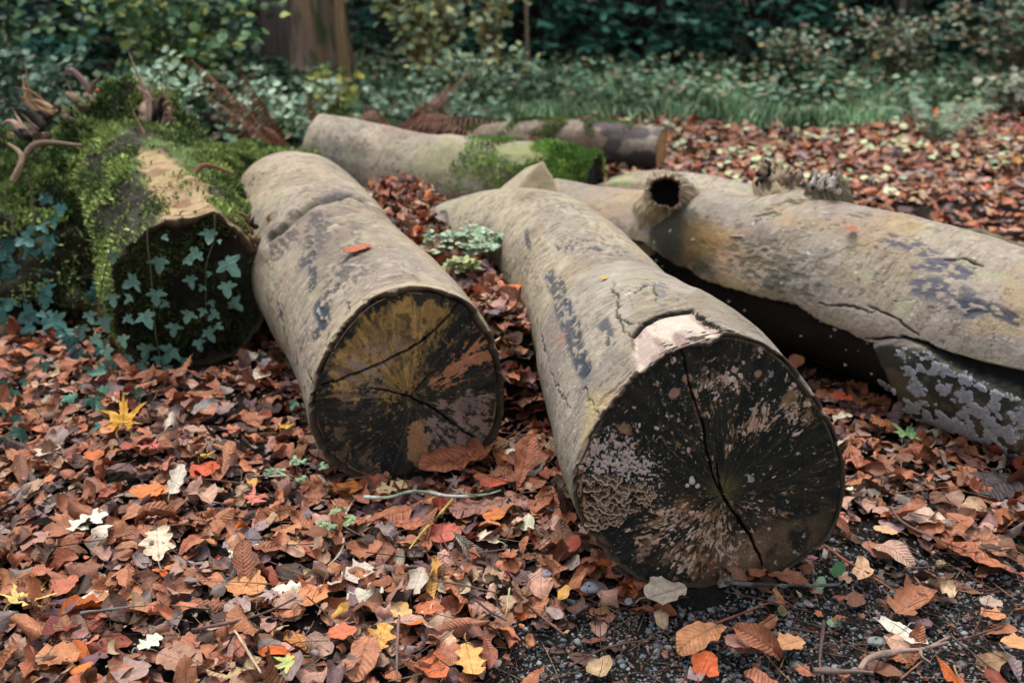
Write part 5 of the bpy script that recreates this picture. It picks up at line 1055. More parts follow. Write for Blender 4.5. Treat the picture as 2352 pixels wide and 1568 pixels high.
TW = [([RZ(930, 1345), RZ(1100, 1350), RZ(1240, 1352), RZ(1335, 1360)], .0062, (120, 100, 92), 'thick brown stick lying at the bottom right of the gravel', []),
 ([RZ(1235, 1335), RZ(1290, 1265), RZ(1370, 1235), RZ(1520, 1215), RZ(1650, 1205), RZ(1760, 1160), RZ(1850, 1120)], .0055, (152, 128, 116), 'knobbly pale forked branch on the gravel', [[RZ(1690, 1190), RZ(1820, 1160), RZ(1840, 1150)], [RZ(1650, 1205), RZ(1665, 1250), RZ(1720, 1290)]]),
 ([RZ(1000, 1010), RZ(985, 1150), RZ(975, 1300), RZ(995, 1420)], .0035, (96, 76, 66), 'thin upright dark stem at the bottom, left of the forked branch', []),
 ([RZ(740, 1050), RZ(950, 1090), RZ(1150, 1170), RZ(1340, 1245)], .0022, (84, 62, 54), 'long thin twig crossing the gravel left of the forked branch', []),
 ([RZ(1000, 495), RZ(1130, 590), RZ(1280, 680), RZ(1480, 810)], .0028, (150, 92, 70), 'straight reddish twig running from the big cut face over gravel', [[RZ(1220, 650), RZ(1340, 700), RZ(1420, 745)]]),
 ([RZ(1900, 1140), RZ(2050, 1100), RZ(2210, 1045)], .0025, (100, 76, 68), 'thin twig leading right from the forked branch', []),
 ([RZ(1860, 1115), RZ(1960, 1190), RZ(2150, 1340)], .0028, (92, 72, 66), 'dark twig slanting down right from the forked branch', []),
 ([RZ(330, 755), RZ(600, 765), RZ(850, 770), RZ(1110, 765)], .0042, (58, 58, 54), 'dark stick with white lichen under the big cut face', []),
 ([RZ(250, 1035), RZ(480, 945), RZ(725, 845)], .0024, (138, 84, 68), 'red brown twig on the gravel below the big cut face', []),
 ([RZ(1540, 470), RZ(1590, 560), RZ(1640, 620)], .0022, (120, 104, 96), 'short grey twig right of the big cut face', []),
 ([RZ(1450, 240), RZ(1530, 340), RZ(1760, 460), RZ(2100, 580)], .0032, (104, 84, 78), 'grey twig crossing the leaves at the right', []),
 ([RZ(1520, 1400), RZ(1670, 1275)], .002, (140, 100, 70), 'short tan twig at the bottom right', []),
 ([RZ(1880, 1310), RZ(1900, 1370), RZ(1950, 1430)], .0018, (160, 130, 104), 'pale wiry stem at the bottom right edge', []),
 ([MZ(350, 410), MZ(500, 415), MZ(640, 380), MZ(760, 385), MZ(880, 408), MZ(1080, 402), MZ(1200, 372)], .0042, (132, 150, 122), 'pale green lichen covered stick before the left cut face', [[MZ(900, 365), MZ(980, 395), MZ(1060, 402)]]),
 ([MZ(905, 425), MZ(830, 510), MZ(760, 585), MZ(690, 660), MZ(635, 735)], .0026, (176, 160, 84), 'straight yellow green stalk among the leaves at the centre', []),
 ([MZ(570, 1145), MZ(560, 1300), MZ(555, 1560)], .003, (120, 94, 86), 'upright thin stem reaching the bottom edge left of centre', []),
 ([MZ(820, 640), MZ(890, 760), MZ(960, 870), MZ(1030, 975)], .0022, (104, 72, 62), 'dark twig slanting below the brick red leaf', []),
 ([MZ(1040, 1050), MZ(1130, 1120), MZ(1240, 1180)], .0028, (86, 66, 60), 'dark short twig at bottom centre', []),
 ([MZ(1270, 985), MZ(1400, 1110), MZ(1600, 1270)], .003, (112, 78, 66), 'brown twig slanting right at bottom centre', []),
 ([MZ(1620, 1465), MZ(1850, 1350), MZ(2080, 1300)], .0024, (96, 70, 62), 'thin twig curving along the bottom edge right of centre', []),
 ([MZ(600, 850), MZ(700, 850), MZ(810, 930), MZ(980, 960), MZ(1190, 1010)], .0026, (110, 90, 80), 'bent grey twig across the centre foreground', []),
 ([MZ(230, 670), MZ(205, 760), MZ(130, 840)], .0024, (176, 158, 140), 'pale crooked twig left of the brick red leaf', []),
 ([MZ(1255, 980), MZ(1245, 1060), MZ(1235, 1130)], .002, (170, 168, 120), 'short pale green stem at bottom centre', []),
 ([MZ(0, 1030), MZ(90, 1110), MZ(150, 1180)], .0016, (70, 54, 50), 'fine dark twig left of bottom centre', []),
 ([LZ(1100, 1265), LZ(1400, 1200), LZ(1560, 1145), LZ(1700, 1075)], .0028, (104, 82, 76), 'long straight brown twig in the left foreground', []),
 ([LZ(460, 1165), LZ(600, 1150), LZ(740, 1130)], .0036, (110, 104, 102), 'short grey stick above the maroon leaf', []),
 ([LZ(1350, 1270), LZ(1400, 1350), LZ(1500, 1510)], .003, (184, 160, 130), 'pale straight stalk beside the green and yellow maple leaf', []),
 ([LZ(1080, 390), LZ(1260, 405), LZ(1450, 430)], .0022, (112, 78, 66), 'thin dark stem lying over pink leaves at the left', []),
 ([LZ(620, 365), LZ(700, 325), LZ(780, 285)], .0018, (96, 70, 58), 'thin twig in the upper left litter', []),
 ([LZ(860, 690), LZ(1000, 660), LZ(1120, 655)], .0022, (110, 80, 66), 'fine stalk under the brown leaves at the left', [])]
for pts, r, c, lab, br in TW:
    P0_ = [G(px, py, .03) for px, py in pts]; zz = [max(float(Hg(p[0], p[1])) + (.012 if gravel_w(p[:1], p[1:2])[0] > .5 else .05) + r * .8, r) for p in P0_]
    P = catmull([G(px, py, z) for (px, py), z in zip(pts, zz)], 26); V, F = tube(P, np.interp(np.linspace(0, 1, 26), [0, 1], [r, r * .6]), 9, int(pts[0][0]), .6)
    C = lin(c) * (.7 + .6 * fbm(V[:, 0] * 60, V[:, 1] * 60, 0, 3, 3))[:, None]
    if 'lichen' in lab: mk = ss(.5, .58, fbm(V[:, 0] * 45, V[:, 1] * 45, V[:, 2] * 45, 3, 9))[:, None]; C = C * (1 - mk) + lin((190, 196, 190) if c[1] > 120 else (104, 106, 102)) * mk
    if br:
        t = empty('fallen_branch', tuple(P[0])); tag(t, lab, 'branch', 'twigs in the foreground'); mesh('stick', V, F, M_TWIG, t, C)
        for b_ in br:
            Q = catmull([G(px, py, zz[len(zz) // 2] + .004) for px, py in b_], 12); V, F = tube(Q, np.linspace(r * .65, r * .35, 12), 7, 3, .3); mesh('side_twig', V, F, M_TWIG, t, lin(c) * np.ones((len(V), 3)) * .85)
    else: o = mesh('fallen_twig', V, F, M_TWIG, None, C, origin=P[0]); tag(o, lab, 'twig', 'twigs in the foreground')
STN = [(1353, 1345, 26, (122, 124, 136), 'flat purple grey stone left of the big log foot'), (1255, 1325, 22, (126, 122, 134), 'upright slate grey chip on the leaves left of the big log'), (2018, 1444, 26, (136, 140, 138), 'grey green flat stone beside the fan shaped leaf'), (1782, 1348, 20, (112, 116, 112), 'grey stone against the lichen stick'), (1768, 1446, 24, (64, 72, 80), 'dark slate chip on the gravel'), (2040, 1462, 14, (110, 92, 86), 'reddish pebble beside the fan shaped leaf'), (1445, 1368, 14, (130, 132, 136), 'small grey pebble right of the purple stone'), (1860, 1365, 16, (140, 130, 134), 'pinkish grey pebble in the gravel')]
for i, (px, py, s_, c, lab) in enumerate(STN):
    p = G(px, py, .01); p[2] = float(Hg(p[0], p[1])) + (.012 if px > 1500 else .03); r = s_ / FPX * 2.0 * .8
    a = np.linspace(0, 2 * pi, 14, endpoint=False)[None]; b_ = np.linspace(-pi / 2 + .05, pi / 2 - .05, 9)[:, None]; R = 1 + .35 * (fbm(np.cos(a) * 1.6 + i * 3, np.sin(a) * 1.6, np.sin(b_) * 1.2, 2, i) - .5) * 2
    V = np.stack([np.cos(b_) ** .6 * np.cos(a) * R * r, np.cos(b_) ** .6 * np.sin(a) * R * r * .8, np.sin(b_) * r * .35 * np.ones_like(a)], -1).reshape(-1, 3); M = rotm(np.array([i * 1.3]), np.array([.25]), np.array([i * 2.]))[0]
    o = mesh('stone', V @ M.T + p, gridq(9, 14, True), M_STONE, None, np.tile(lin(c), (len(V), 1)), origin=p, smooth=False); tag(o, lab, 'stone', 'loose stones in the foreground')
# ================================================================ ivy, herbs, undergrowth
def leafset(kind, P, D, Nn, L, cols, rng, wm=1., curlr=.5, jit=.15):
    """leaves at P (n,3), tip direction D, facing Nn"""
    n = len(P); F2, fs, uv = flat_leaf(kind); one = np.ones(n)
    V = curl(F2, L * one, rng.normal(0, curlr, n), rng.normal(.3, .5, n), rng.normal(.1, .15, n), one * .015, rng.normal(0, .3, n), rng.uniform(0, 6, n), one * wm)
    y = D / (np.linalg.norm(D, axis=1)[:, None] + 1e-9); x = np.cross(y, Nn); x /= np.linalg.norm(x, axis=1)[:, None] + 1e-9; z = np.cross(x, y)
    V = V[..., 0:1] * x[:, None] + (V[..., 1:2] + (L * one)[:, None, None] * .5) * y[:, None] + V[..., 2:3] * z[:, None] + P[:, None]
    c = cols[rng.integers(len(cols), size=n)] * rng.uniform(1 - jit * 2, 1 + jit * 2, (n, 1)); C = c[:, None] * np.ones((n, V.shape[1], 1))
    return V, fs, uv, C
def ivy(label, base, leaves, vines, seed, cols=((98, 136, 120), (88, 122, 108), (116, 150, 130))):
    rng = np.random.default_rng(seed); r = tag(empty('ivy', base), label, 'ivy', 'ivy plants on the mossy log')
    for pts, rad in vines:
        P = catmull([p for p in pts], 24); V, F = tube(P, np.linspace(rad, rad * .6, 24), 6, seed, .2); mesh('stem', V, F, M_TWIG, r, np.tile(lin((92, 88, 62)), (len(V), 1)))
    cc = np.array([lin(c) for c in cols])
    for p, s in leaves:
        p = np.array(p); toC = CAM - p; toC /= np.linalg.norm(toC); d = np.array([[rng.normal(0, .55), -.25, -.9 + rng.normal(0, .35)]]); nn = (toC + [0, 0, .45] + rng.normal(0, .3, 3))[None]
        s = s * rng.uniform(.7, 1.25); V, fs, uv, C = leafset('ivy', p[None], d, nn, s, cc, rng, wm=rng.uniform(.9, 1.15)); V, f, u, c = flatten(V, fs, uv, C); mesh('leaf', V, f, M_GREEN, r, c, u)
def IZ(x, y): return x * .3401, 423 + y * .3401
fl = [(880, 1110, 40), (1060, 1120, 36), (1250, 1130, 34), (820, 980, 34), (760, 1130, 44), (1330, 1010, 30), (900, 720, 30), (1180, 900, 30), (840, 860, 36), (760, 700, 32), (1240, 480, 26), (620, 980, 40), (600, 820, 34), (640, 1180, 44), (1120, 1190, 32), (1420, 265, 34), (1080, 450, 38), (1365, 415, 42), (1495, 465, 48), (1280, 580, 40), (955, 610, 42), (1060, 670, 46), (1525, 620, 50), (1545, 750, 44), (1420, 750, 26), (1385, 805, 26), (1480, 825, 34), (1295, 815, 32), (965, 820, 50), (1385, 935, 36), (1450, 920, 30), (1000, 1035, 42), (1195, 1050, 46), (940, 1155, 58), (1485, 350, 18), (1380, 655, 20), (780, 425, 34), (690, 850, 40), (560, 905, 42), (700, 1000, 44), (720, 1060, 34), (1145, 760, 24), (1100, 320, 22), (1420, 560, 18)]
def onface(x, y, off=.02): px, py = IZ(x, y); v = ray(px, py); t = ((PL2.P0 - CAM) @ PL2.T) / (v @ PL2.T); return CAM + v * t - PL2.T * off + np.array([0, -.012, 0])
vines = [([onface(*p) for p in ((1000, 230), (1003, 400), (1020, 520), (1040, 760), (1060, 1020), (1100, 1200), (1100, 1290))], .0025), ([onface(*p) for p in ((1450, 190), (1448, 350), (1400, 500), (1392, 620), (1390, 900))], .0022), ([onface(*p) for p in ((860, 290), (790, 360), (740, 470), (690, 700), (670, 900))], .0025)]
ivy('ivy with pale blue green leaves hanging over the black log end', (float(P2[0]), float(P2[1]) - .03, 0), [(onface(x, y, .02), s / FPX * 3. * 1.12) for x, y, s in fl], vines, 5)
ll = [(120, 340, 55), (230, 400, 50), (350, 60, 34), (250, 265, 26), (130, 590, 46), (40, 680, 40), (130, 700, 38), (100, 760, 46), (250, 820, 46), (330, 870, 60), (240, 940, 44), (410, 960, 40), (350, 200, 32), (40, 560, 34), (20, 470, 30), (60, 430, 26), (180, 480, 30), (300, 660, 40), (220, 690, 34), (320, 740, 38), (60, 860, 34), (10, 800, 36), (290, 560, 30), (340, 330, 34), (310, 400, 30), (650, 620, 40), (600, 700, 34), (620, 1120, 40), (560, 1190, 46), (720, 1200, 40), (640, 1080, 34), (540, 1090, 40), (480, 1000, 40)]
def onleft(x, y):
    px, py = IZ(x, y); return atY(px, py, np.interp(px, [0, 120, 200, 260], [3.14, 3.12, 2.95, 2.8]) + np.interp(py, [430, 700, 860], [.18, .05, -.05]))
vl = [([onleft(*p) for p in ((180, -60), (215, 60), (225, 200))], .004), ([onleft(*p) for p in ((40, 0), (45, 120), (70, 230), (130, 420), (200, 700), (330, 900))], .003), ([onleft(*p) for p in ((330, 330), (250, 420), (160, 560), (60, 700))], .0025)]
rI = np.random.default_rng(4)
ll += [(x + rI.normal(0, 45), y + rI.normal(0, 45), s_ * .8) for x, y, s_ in ll[:24]]
ivy('dense dark teal ivy trailing down the shaded left side of the mossy mass', (-1.7, 3.2, 0), [(onleft(x, y), s / FPX * 3.3 * 1.2) for x, y, s in ll], vl, 6, ((66, 116, 112), (56, 98, 92), (84, 132, 122)))
gl = [(60, 1340), (110, 1400), (290, 1180), (250, 1110), (20, 1420), (150, 1330), (570, 1400), (720, 1420), (640, 1470), (700, 1520), (460, 1460), (930, 1450), (750, 1330), (30, 1520), (130, 1560), (100, 1620), (60, 1680), (690, 1640), (1780, 1180), (1850, 1260), (1930, 1250), (2000, 1500), (880, 1420)]
gi = []
for x, y in gl:
    px, py = IZ(x, y); p = G(px, py, .05); p[2] = float(Hg(p[0], p[1])) + .055; gi.append((p, rI.uniform(.035, .055)))
ivy('ivy leaves creeping through the litter below the mossy log', tuple(G(120, 900, 0)), gi, [], 8, ((84, 140, 120), (100, 150, 124), (72, 118, 100)))
# herbs
def herb(label, spots, size, cols, seed, name='herb_plant', n=26, spread=.08, zb=None, group='little pale green herbs'):
    rng = np.random.default_rng(seed); cc = np.array([lin(c) for c in cols])
    for (px, py, z), sc in spots:
        b_ = G(px, py, z); b_[2] = z - .01; r = tag(empty(name, tuple(b_)), label, 'herb', group); Ps, Ds, Ns, st = [], [], [], []
        for i in range(int(n * sc)):
            a = rng.uniform(0, 6.28); q = spread * sc * rng.uniform(.1, 1) ** .6; tip = b_ + [q * cos(a), q * sin(a), rng.uniform(.02, .05) + .01]
            V, F = tube(catmull([b_, (b_ + tip) / 2 + [0, 0, .02], tip], 6), .0008, 4); st.append((V, F, lin((120, 96, 70))))
            for k in range(5):
                aa = a + (k - 2) * .9; d = np.array([cos(aa), sin(aa), rng.normal(0, .2)]); Ps.append(tip); Ds.append(d); Ns.append(np.array([0, 0, 1.]) + rng.normal(0, .25, 3))
                Ps.append(tip + d * size * .5); Ds.append(d + [rng.normal(0, .6), rng.normal(0, .6), 0]); Ns.append(Ns[-1])
        V, F, C = merge(st); mesh('stem', V, F, M_TWIG, r, C)
        V, f, u, c = flatten(*leafset('oak', np.array(Ps), np.array(Ds), np.array(Ns), size, cc, rng, wm=1.7)); mesh('foliage', V, f, M_GREEN, r, c, u)
SG = ((150, 172, 140), (128, 156, 128), (166, 184, 150))
herb('pale green herb growing on the leaf heap between the two cut logs', [((1070, 575, .30), 1.2)], .019, SG, 3, n=46, spread=.11)
herb('yellowish herb sprig at the front edge of the leaf heap', [((1062, 632, .29), .6)], .02, ((176, 182, 128), (160, 170, 116)), 4, spread=.07)
herb('grey green herb clump before the pale bowed log', [((905, 395, .12), 1.3)], .032, SG, 5, n=34, spread=.13)
herb('small sage green sprig below the left cut face', [((685, 1105, .05), .8)], .011, ((132, 160, 124), (112, 142, 106)), 6, n=9, spread=.08)
herb('tiny green sprig among the leaves at centre left', [((772, 1225, .05), .5)], .010, ((132, 158, 114),), 7, n=10, spread=.07)
for i, (px, py, s_, lab) in enumerate(((1920, 1299, .045, 'single bright green leaf beside the big cut face'), (1879, 1330, .035, 'small upright pale green leaf on the gravel'), (1630, 1432, .045, 'thin green leaf on a stalk near the bottom of the gravel'), (1902, 1398, .03, 'little green leaf lying right of centre on the gravel'), (1810, 1380, .028, 'little curled green leaf on the gravel'), (2105, 1362, .03, 'folded sage green leaf beside the rolled brown leaf'))):
    rng = np.random.default_rng(i); p = G(px, py, .01); p[2] = float(Hg(p[0], p[1])) + .012
    V, f, u, c = flatten(*leafset('beech', p[None], np.array([[rng.normal(), rng.normal() * .4, .5]]), np.array([[0, -.6, .8]]), s_, np.array([lin((96, 150, 100)), lin((150, 176, 140))])[i % 2][None], rng, wm=1.)); tag(mesh('green_leaf', V, f, M_GREEN, None, c, u, origin=p), lab, 'leaf')

# ---------------------------------------------------------------- shrubs
def shrub(name, label, cat, base, hgt, spread, nstem, leaf, kind, cols, seed, per=26, wm=1., stemc=(84, 70, 54), up=.25, droop=0., group=None, lean=(0, 0), sr=.006, lo=.1, lcurl=.6):
    rng = np.random.default_rng(seed); base = np.array([base[0], base[1], float(Hg(base[0], base[1]))]); r = tag(empty(name, tuple(base)), label, cat, group)
    Ps, Ds, Ns = [], [], []; cc = np.array([lin(c) for c in cols]); sts = []
    for i in range(nstem):
        a = rng.uniform(0, 6.28); q = spread * rng.uniform(.15, 1) ** .7; h = hgt * rng.uniform(.45, 1); tip = base + [q * cos(a) + lean[0], q * sin(a) + lean[1], h]
        mid = base + [q * .35 * cos(a), q * .35 * sin(a), h * .65]; P = catmull([base + rng.normal(0, .03, 3) * [1, 1, 0], mid, tip], 20); V, F = tube(P, np.linspace(sr, sr * .35, 20), 5, seed + i, .1)
        sts.append((V, F, lin(stemc)))
        t = rng.uniform(lo, 1, per) ** .8 * 19; k = np.minimum(t.astype(int), 18); p = P[k] + (P[k + 1] - P[k]) * (t - k)[:, None]
        aa = rng.uniform(0, 6.28, per); rr = rng.uniform(.3, 1.6, per)[:, None] * leaf; d = np.stack([np.cos(aa), np.sin(aa), rng.normal(up, .35, per) - droop], -1); p = p + d * rr
        Ps.append(p); Ds.append(d + rng.normal(0, .3, (per, 3))); Ns.append(np.array([0, -.3, 1.]) + rng.normal(0, .5, (per, 3)))
    V, F, C = merge(sts); mesh('stem', V, F, M_TWIG, r, C)
    V, f, u, c = flatten(*leafset(kind, np.concatenate(Ps), np.concatenate(Ds), np.concatenate(Ns), leaf, cc, rng, wm=wm, curlr=lcurl, jit=.2)); mesh('foliage', V, f, M_GREEN, r, c, u)
    return r
def rhodo(label, base, rad, hgt, seed, n=330, cols=((76, 130, 112), (54, 100, 86), (108, 158, 134))):
    rng = np.random.default_rng(seed); base = np.array([base[0], base[1], float(Hg(*base))]); r = tag(empty('laurel_shrub', tuple(base)), label, 'shrub', 'dark shrubs at the back'); Ps, Ds, Ns, st = [], [], [], []
    for i in range(n):
        a = rng.uniform(0, 6.28); e = math.asin(rng.uniform(0, 1)); q = rng.uniform(.6, 1.05); c = base + [rad * q * cos(e) * cos(a), rad * .8 * q * cos(e) * sin(a), .1 + hgt * q * sin(e)]
        if i % 6 == 0: V, F = tube(catmull([base, base + (c - base) * [.4, .4, .6], c], 12), np.linspace(.02, .004, 12), 5); st.append((V, F, lin((60, 50, 42))))
        for k in range(7):
            aa = k * .9 + rng.uniform(0, .5); Ps.append(c); Ds.append([cos(aa), sin(aa), rng.normal(-.15, .35)]); Ns.append(np.array([0, 0, 1.]) + rng.normal(0, .3, 3))
    V, F, C = merge(st); mesh('stem', V, F, M_TWIG, r, C)
    V, f, u, c = flatten(*leafset('willow', np.array(Ps), np.array(Ds), np.array(Ns), .15, np.array([lin(c) for c in cols]), rng, wm=2.1, curlr=1., jit=.2)); mesh('foliage', V, f, M_GREEN, r, c, u)
for i, (x, y, rad, h, lab) in enumerate(((.15, 10.2, .8, 1.5, 'dark teal laurel shrub behind the centre of the grass, leftmost'), (1.25, 10.6, .95, 1.9, 'biggest dark teal laurel shrub at the top centre'), (2.5, 10.4, .9, 1.7, 'dark teal laurel shrub right of the biggest one'), (3.8, 11., 1.0, 1.8, 'dark laurel shrub near the top right'), (5.2, 10.6, 1.0, 1.6, 'dark laurel shrub at the right edge'), (-1.0, 11.2, .9, 1.6, 'dark laurel shrub behind the pale leaved bush'), (-4.6, 8.6, 1.1, 1.7, 'dark laurel shrub at the top left corner'), (-3.3, 9.6, 1.0, 1.7, 'dark laurel shrub behind the left green bush'))): rhodo(lab, (x, y), rad, h, 40 + i, n=240)
GRN = ((102, 138, 92), (76, 112, 80), (124, 154, 94)); PALE = ((178, 190, 150), (150, 172, 140), (200, 200, 136)); SAGE = ((138, 164, 134), (112, 144, 118), (160, 182, 152))
shrub('leafy_bush', 'mid green bush with small yellow touches at the top left', 'bush', (-2.35, 7.2), 1.5, 1.0, 34, .075, 'beech', GRN + ((96, 130, 84), (150, 160, 80)), 50, per=34, wm=1.3, droop=.3)
shrub('leafy_bush', 'dark green bush hanging over the top left corner', 'bush', (-3.6, 6.8), 1.5, .8, 22, .07, 'beech', ((58, 88, 56), (76, 110, 62)), 51, per=26, wm=1.3, droop=.3)
shrub('leafy_bush', 'pale yellow green bush with thin orange stems at the top centre', 'bush', (-.75, 8.6), 1.5, .85, 34, .07, 'beech', PALE, 52, per=26, wm=1.4, stemc=(150, 104, 66), up=.0)
shrub('leafy_bush', 'thin pale sapling bush between the trunk and the dark shrubs', 'bush', (-.2, 8.9), 1.4, .4, 12, .065, 'beech', PALE + ((200, 160, 80),), 53, per=20, wm=1.4, stemc=(140, 100, 70))
shrub('nettle_patch', 'sage green nettle like plants behind the mossy log', 'plant', (-2.1, 5.9), .62, .42, 22, .055, 'beech', SAGE, 54, per=26, wm=1.4, group='weeds behind the logs')
shrub('nettle_patch', 'sage green weeds just behind the far end of the left cut log', 'plant', (-1.35, 6.1), .5, .42, 22, .05, 'beech', SAGE, 55, per=26, wm=1.4, group='weeds behind the logs')
shrub('nettle_patch', 'taller grey green weeds behind the mossy log near the bush', 'plant', (-2.9, 6.1), .7, .4, 16, .06, 'beech', ((96, 126, 104), (74, 104, 84)), 56, per=22, wm=1.4, group='weeds behind the logs')
shrub('nettle_patch', 'low green weeds behind the brown bough', 'plant', (-.55, 6.9), .32, .6, 30, .045, 'beech', SAGE, 57, per=16, wm=1.4, group='weeds behind the logs')
shrub('nettle_patch', 'yellow leaved seedling at the foot of the tree trunk', 'plant', (-1.25, 7.2), .42, .22, 9, .06, 'beech', ((190, 190, 90), (160, 172, 96)), 58, per=12, wm=1.5, group='weeds behind the logs')
shrub('nettle_patch', 'mixed pale weeds at the foot of the pale bush', 'plant', (-.3, 7.7), .5, .6, 26, .05, 'beech', SAGE + PALE, 59, per=18, wm=1.4, group='weeds behind the logs')
BR = ((136, 154, 124), (92, 122, 100), (110, 140, 112), (168, 180, 148), (150, 130, 110), (160, 140, 96)); 
for i, (x, y, h, s_, lab) in enumerate(((2.5, 9.2, .5, .5, 'bramble with mixed pale leaves left of the right hand thicket'), (3.4, 9.0, .7, .7, 'tall bramble in the middle of the right hand thicket'), (4.4, 8.8, .85, .6, 'bramble heaped at the right edge behind the fern'), (4.7, 9.6, 1.2, .8, 'back bramble in the right hand thicket'), (3.9, 7.6, .3, .45, 'low pale bramble at the right edge of the leaf carpet'))):
    shrub('bramble', lab, 'bramble', (x, y), h, s_, 26, .055, 'beech', BR if i != 4 else ((160, 160, 136), (130, 140, 116)), 60 + i, per=26, wm=1.4, stemc=(96, 80, 70), group='brambles at the right', droop=.2)
# ferns
def frond(parent, base, tip, arch, wid, col, seed, n=26, curlv=.0, name='frond'):
    rng = np.random.default_rng(seed); base, tip = np.array(base, float), np.array(tip, float); mid = (base + tip) / 2 + np.array(arch); P = catmull([base, mid, tip], n * 2); V, F = tube(P, np.linspace(.005, .0015, n * 2), 5, 1, .1); parts = [(V, F, lin(col) * .7)]
    for k in range(3, n):
        p = P[2 * k]; t = k / n; T = P[min(2 * k + 1, 2 * n - 1)] - P[2 * k - 1]; T /= np.linalg.norm(T); s0 = np.cross(T, [0, 0, 1.]) ; s0 /= np.linalg.norm(s0) + 1e-9
        L = wid * sin(pi * min(1, t * .9 + .12)) ** .7 * rng.uniform(.8, 1.1)
        for sg in (-1, 1):
            d = s0 * sg + T * .35 + np.array([0, 0, -curlv + rng.normal(0, .15)]); d /= np.linalg.norm(d); u = np.cross(d, s0 * sg + [0, 0, 1]); m_ = 7; tt = np.linspace(0, 1, m_)[:, None]
            w_ = (1 - tt) * .075 * L * (1 + .35 * np.cos(tt * 40)) + .002; c_ = p + d * L * tt + np.array([0, 0, -curlv * .5]) * L * tt ** 2; wd = T * 1.0
            V = np.concatenate([c_ - wd * w_, c_ + wd * w_]); q = np.array([[j, j + 1, m_ + j + 1, m_ + j] for j in range(m_ - 1)]); parts.append((V, [q], lin(col) * rng.uniform(.65, 1.3)))
    V, F, C = merge(parts); mesh(name, V, F, M_MOSS, parent, np.clip(C, 0, 1), smooth=False)
def fern(label, base, tips, wid, col, seed, group=None, curlv=.3, cat='fern'):
    r = tag(empty('fern', base), label, cat, group)
    for i, (px, py, y, ar) in enumerate(tips): frond(r, base, atY(px, py, y), ar, wid, col, seed + i, curlv=curlv)
RU = (158, 116, 98)
fern('rust brown dead bracken leaning left behind the left cut log', tuple(G(660, 345, .12)), [(425, 125, 5.0, (-.02, 0, .04)), (470, 215, 4.9, (-.02, 0, .02)), (545, 150, 5.2, (0, 0, .02)), (600, 290, 5.0, (0, 0, .04)), (560, 330, 4.7, (0, 0, .04))], .10, RU, 70, 'dead bracken', .9)
fern('upright rust brown bracken frond where the pale bowed log begins', tuple(G(725, 350, .12)), [(697, 200, 5.3, (.03, 0, .02)), (740, 250, 5.2, (.02, 0, 0))], .06, (166, 118, 90), 74, 'dead bracken', .9)
fern('reddish dead frond pointing up behind the pale bowed log', tuple(G(960, 300, .1)), [(1085, 155, 6.3, (-.02, 0, .0)), (1040, 190, 6.4, (-.05, 0, 0)), (980, 225, 6.4, (-.05, 0, 0))], .07, (170, 120, 106), 76, 'dead bracken', .6)
fern('flattened brown bracken along the back of the pale bowed log', tuple(G(900, 296, .1)), [(1200, 285, 6.1, (0, 0, .05)), (820, 270, 6.0, (0, 0, .08)), (1060, 270, 6.2, (0, 0, .06)), (1110, 310, 5.7, (0, 0, .06)), (780, 290, 5.8, (0, 0, .05))], .1, (146, 108, 92), 78, 'dead bracken', .7)
fern('dark green fern left of the tree trunk', tuple(G(690, 262, 0)), [(585, 160, 6.6, (0, 0, .1)), (620, 120, 7.2, (0, 0, .05)), (680, 150, 7.0, (0, 0, .05)), (720, 190, 6.9, (0, 0, .08))], .12, (56, 100, 78), 80, 'green ferns')
fern('pale grey green fern arching over the right edge of the grass', tuple(G(2150, 330, 0)), [(1995, 245, 6.5, (0, 0, .1)), (2090, 215, 6.9, (0, 0, .08)), (2190, 230, 6.9, (0, 0, .08)), (2260, 225, 7.0, (.05, 0, .1)), (2300, 240, 6.8, (.05, 0, .1)), (2130, 270, 6.5, (0, 0, .06)), (2200, 290, 6.4, (0, 0, .06))], .08, (134, 154, 128), 84, 'green ferns')
# grass
n = 42000; y = 6.75 + 3.2 * rng.uniform(0, 1, n) ** 1.1; x = rng.uniform(-1.6, 5.2, n)
edge = 7.15 + .3 * np.sin(x * 2) + .5 * ss(1.5, 3.5, x) - .6 * ss(.5, -.8, x) + rng.normal(0, .12, n); ok = (y > edge) & (fbm(x * 1.5, y * 1.5, 0, 3, 8) > .36); x, y = x[ok], y[ok]; n = len(x)
cl = fbm(x * 3.5, y * 2.5, 0, 3, 9); h = rng.uniform(.04, .12, n) * (.35 + 1.2 * ss(.3, .7, cl)); a = rng.uniform(0, 6.28, n); wd = rng.uniform(.003, .008, n); ln = rng.normal(0, .8, n) * h; b_ = np.stack([x, y, Hg(x, y)], -1)
sd = np.stack([np.cos(a), np.sin(a), 0 * a], -1) * wd[:, None]; ld = np.stack([-np.sin(a), np.cos(a), 0 * a], -1) * ln[:, None]; up_ = np.array([0, 0, 1.]) * h[:, None]
V = np.stack([b_ - sd, b_ + sd, b_ + sd * .8 + up_ * .6 + ld * .35, b_ - sd * .8 + up_ * .6 + ld * .35, b_ + up_ * .95 + ld], 1).reshape(-1, 3); b5 = np.arange(n)[:, None] * 5
cg = np.array([lin((134, 166, 128)), lin((104, 140, 104)), lin((158, 180, 144)), lin((150, 150, 104))])[rng.choice(4, n, p=[.35, .35, .22, .08])] * rng.uniform(.6, 1.35, (n, 1)) * (.6 + .8 * ss(.3, .7, fbm(x * 4, y * 4, 0, 3, 10)))[:, None]
o = mesh('grass', V, [b5 + [[0, 1, 2, 3]], b5 + [[3, 2, 4]]], M_MOSS, None, np.repeat(cg, 5, 0), smooth=False); tag(o, 'strip of soft green grass behind the logs', 'grass', kind='stuff')
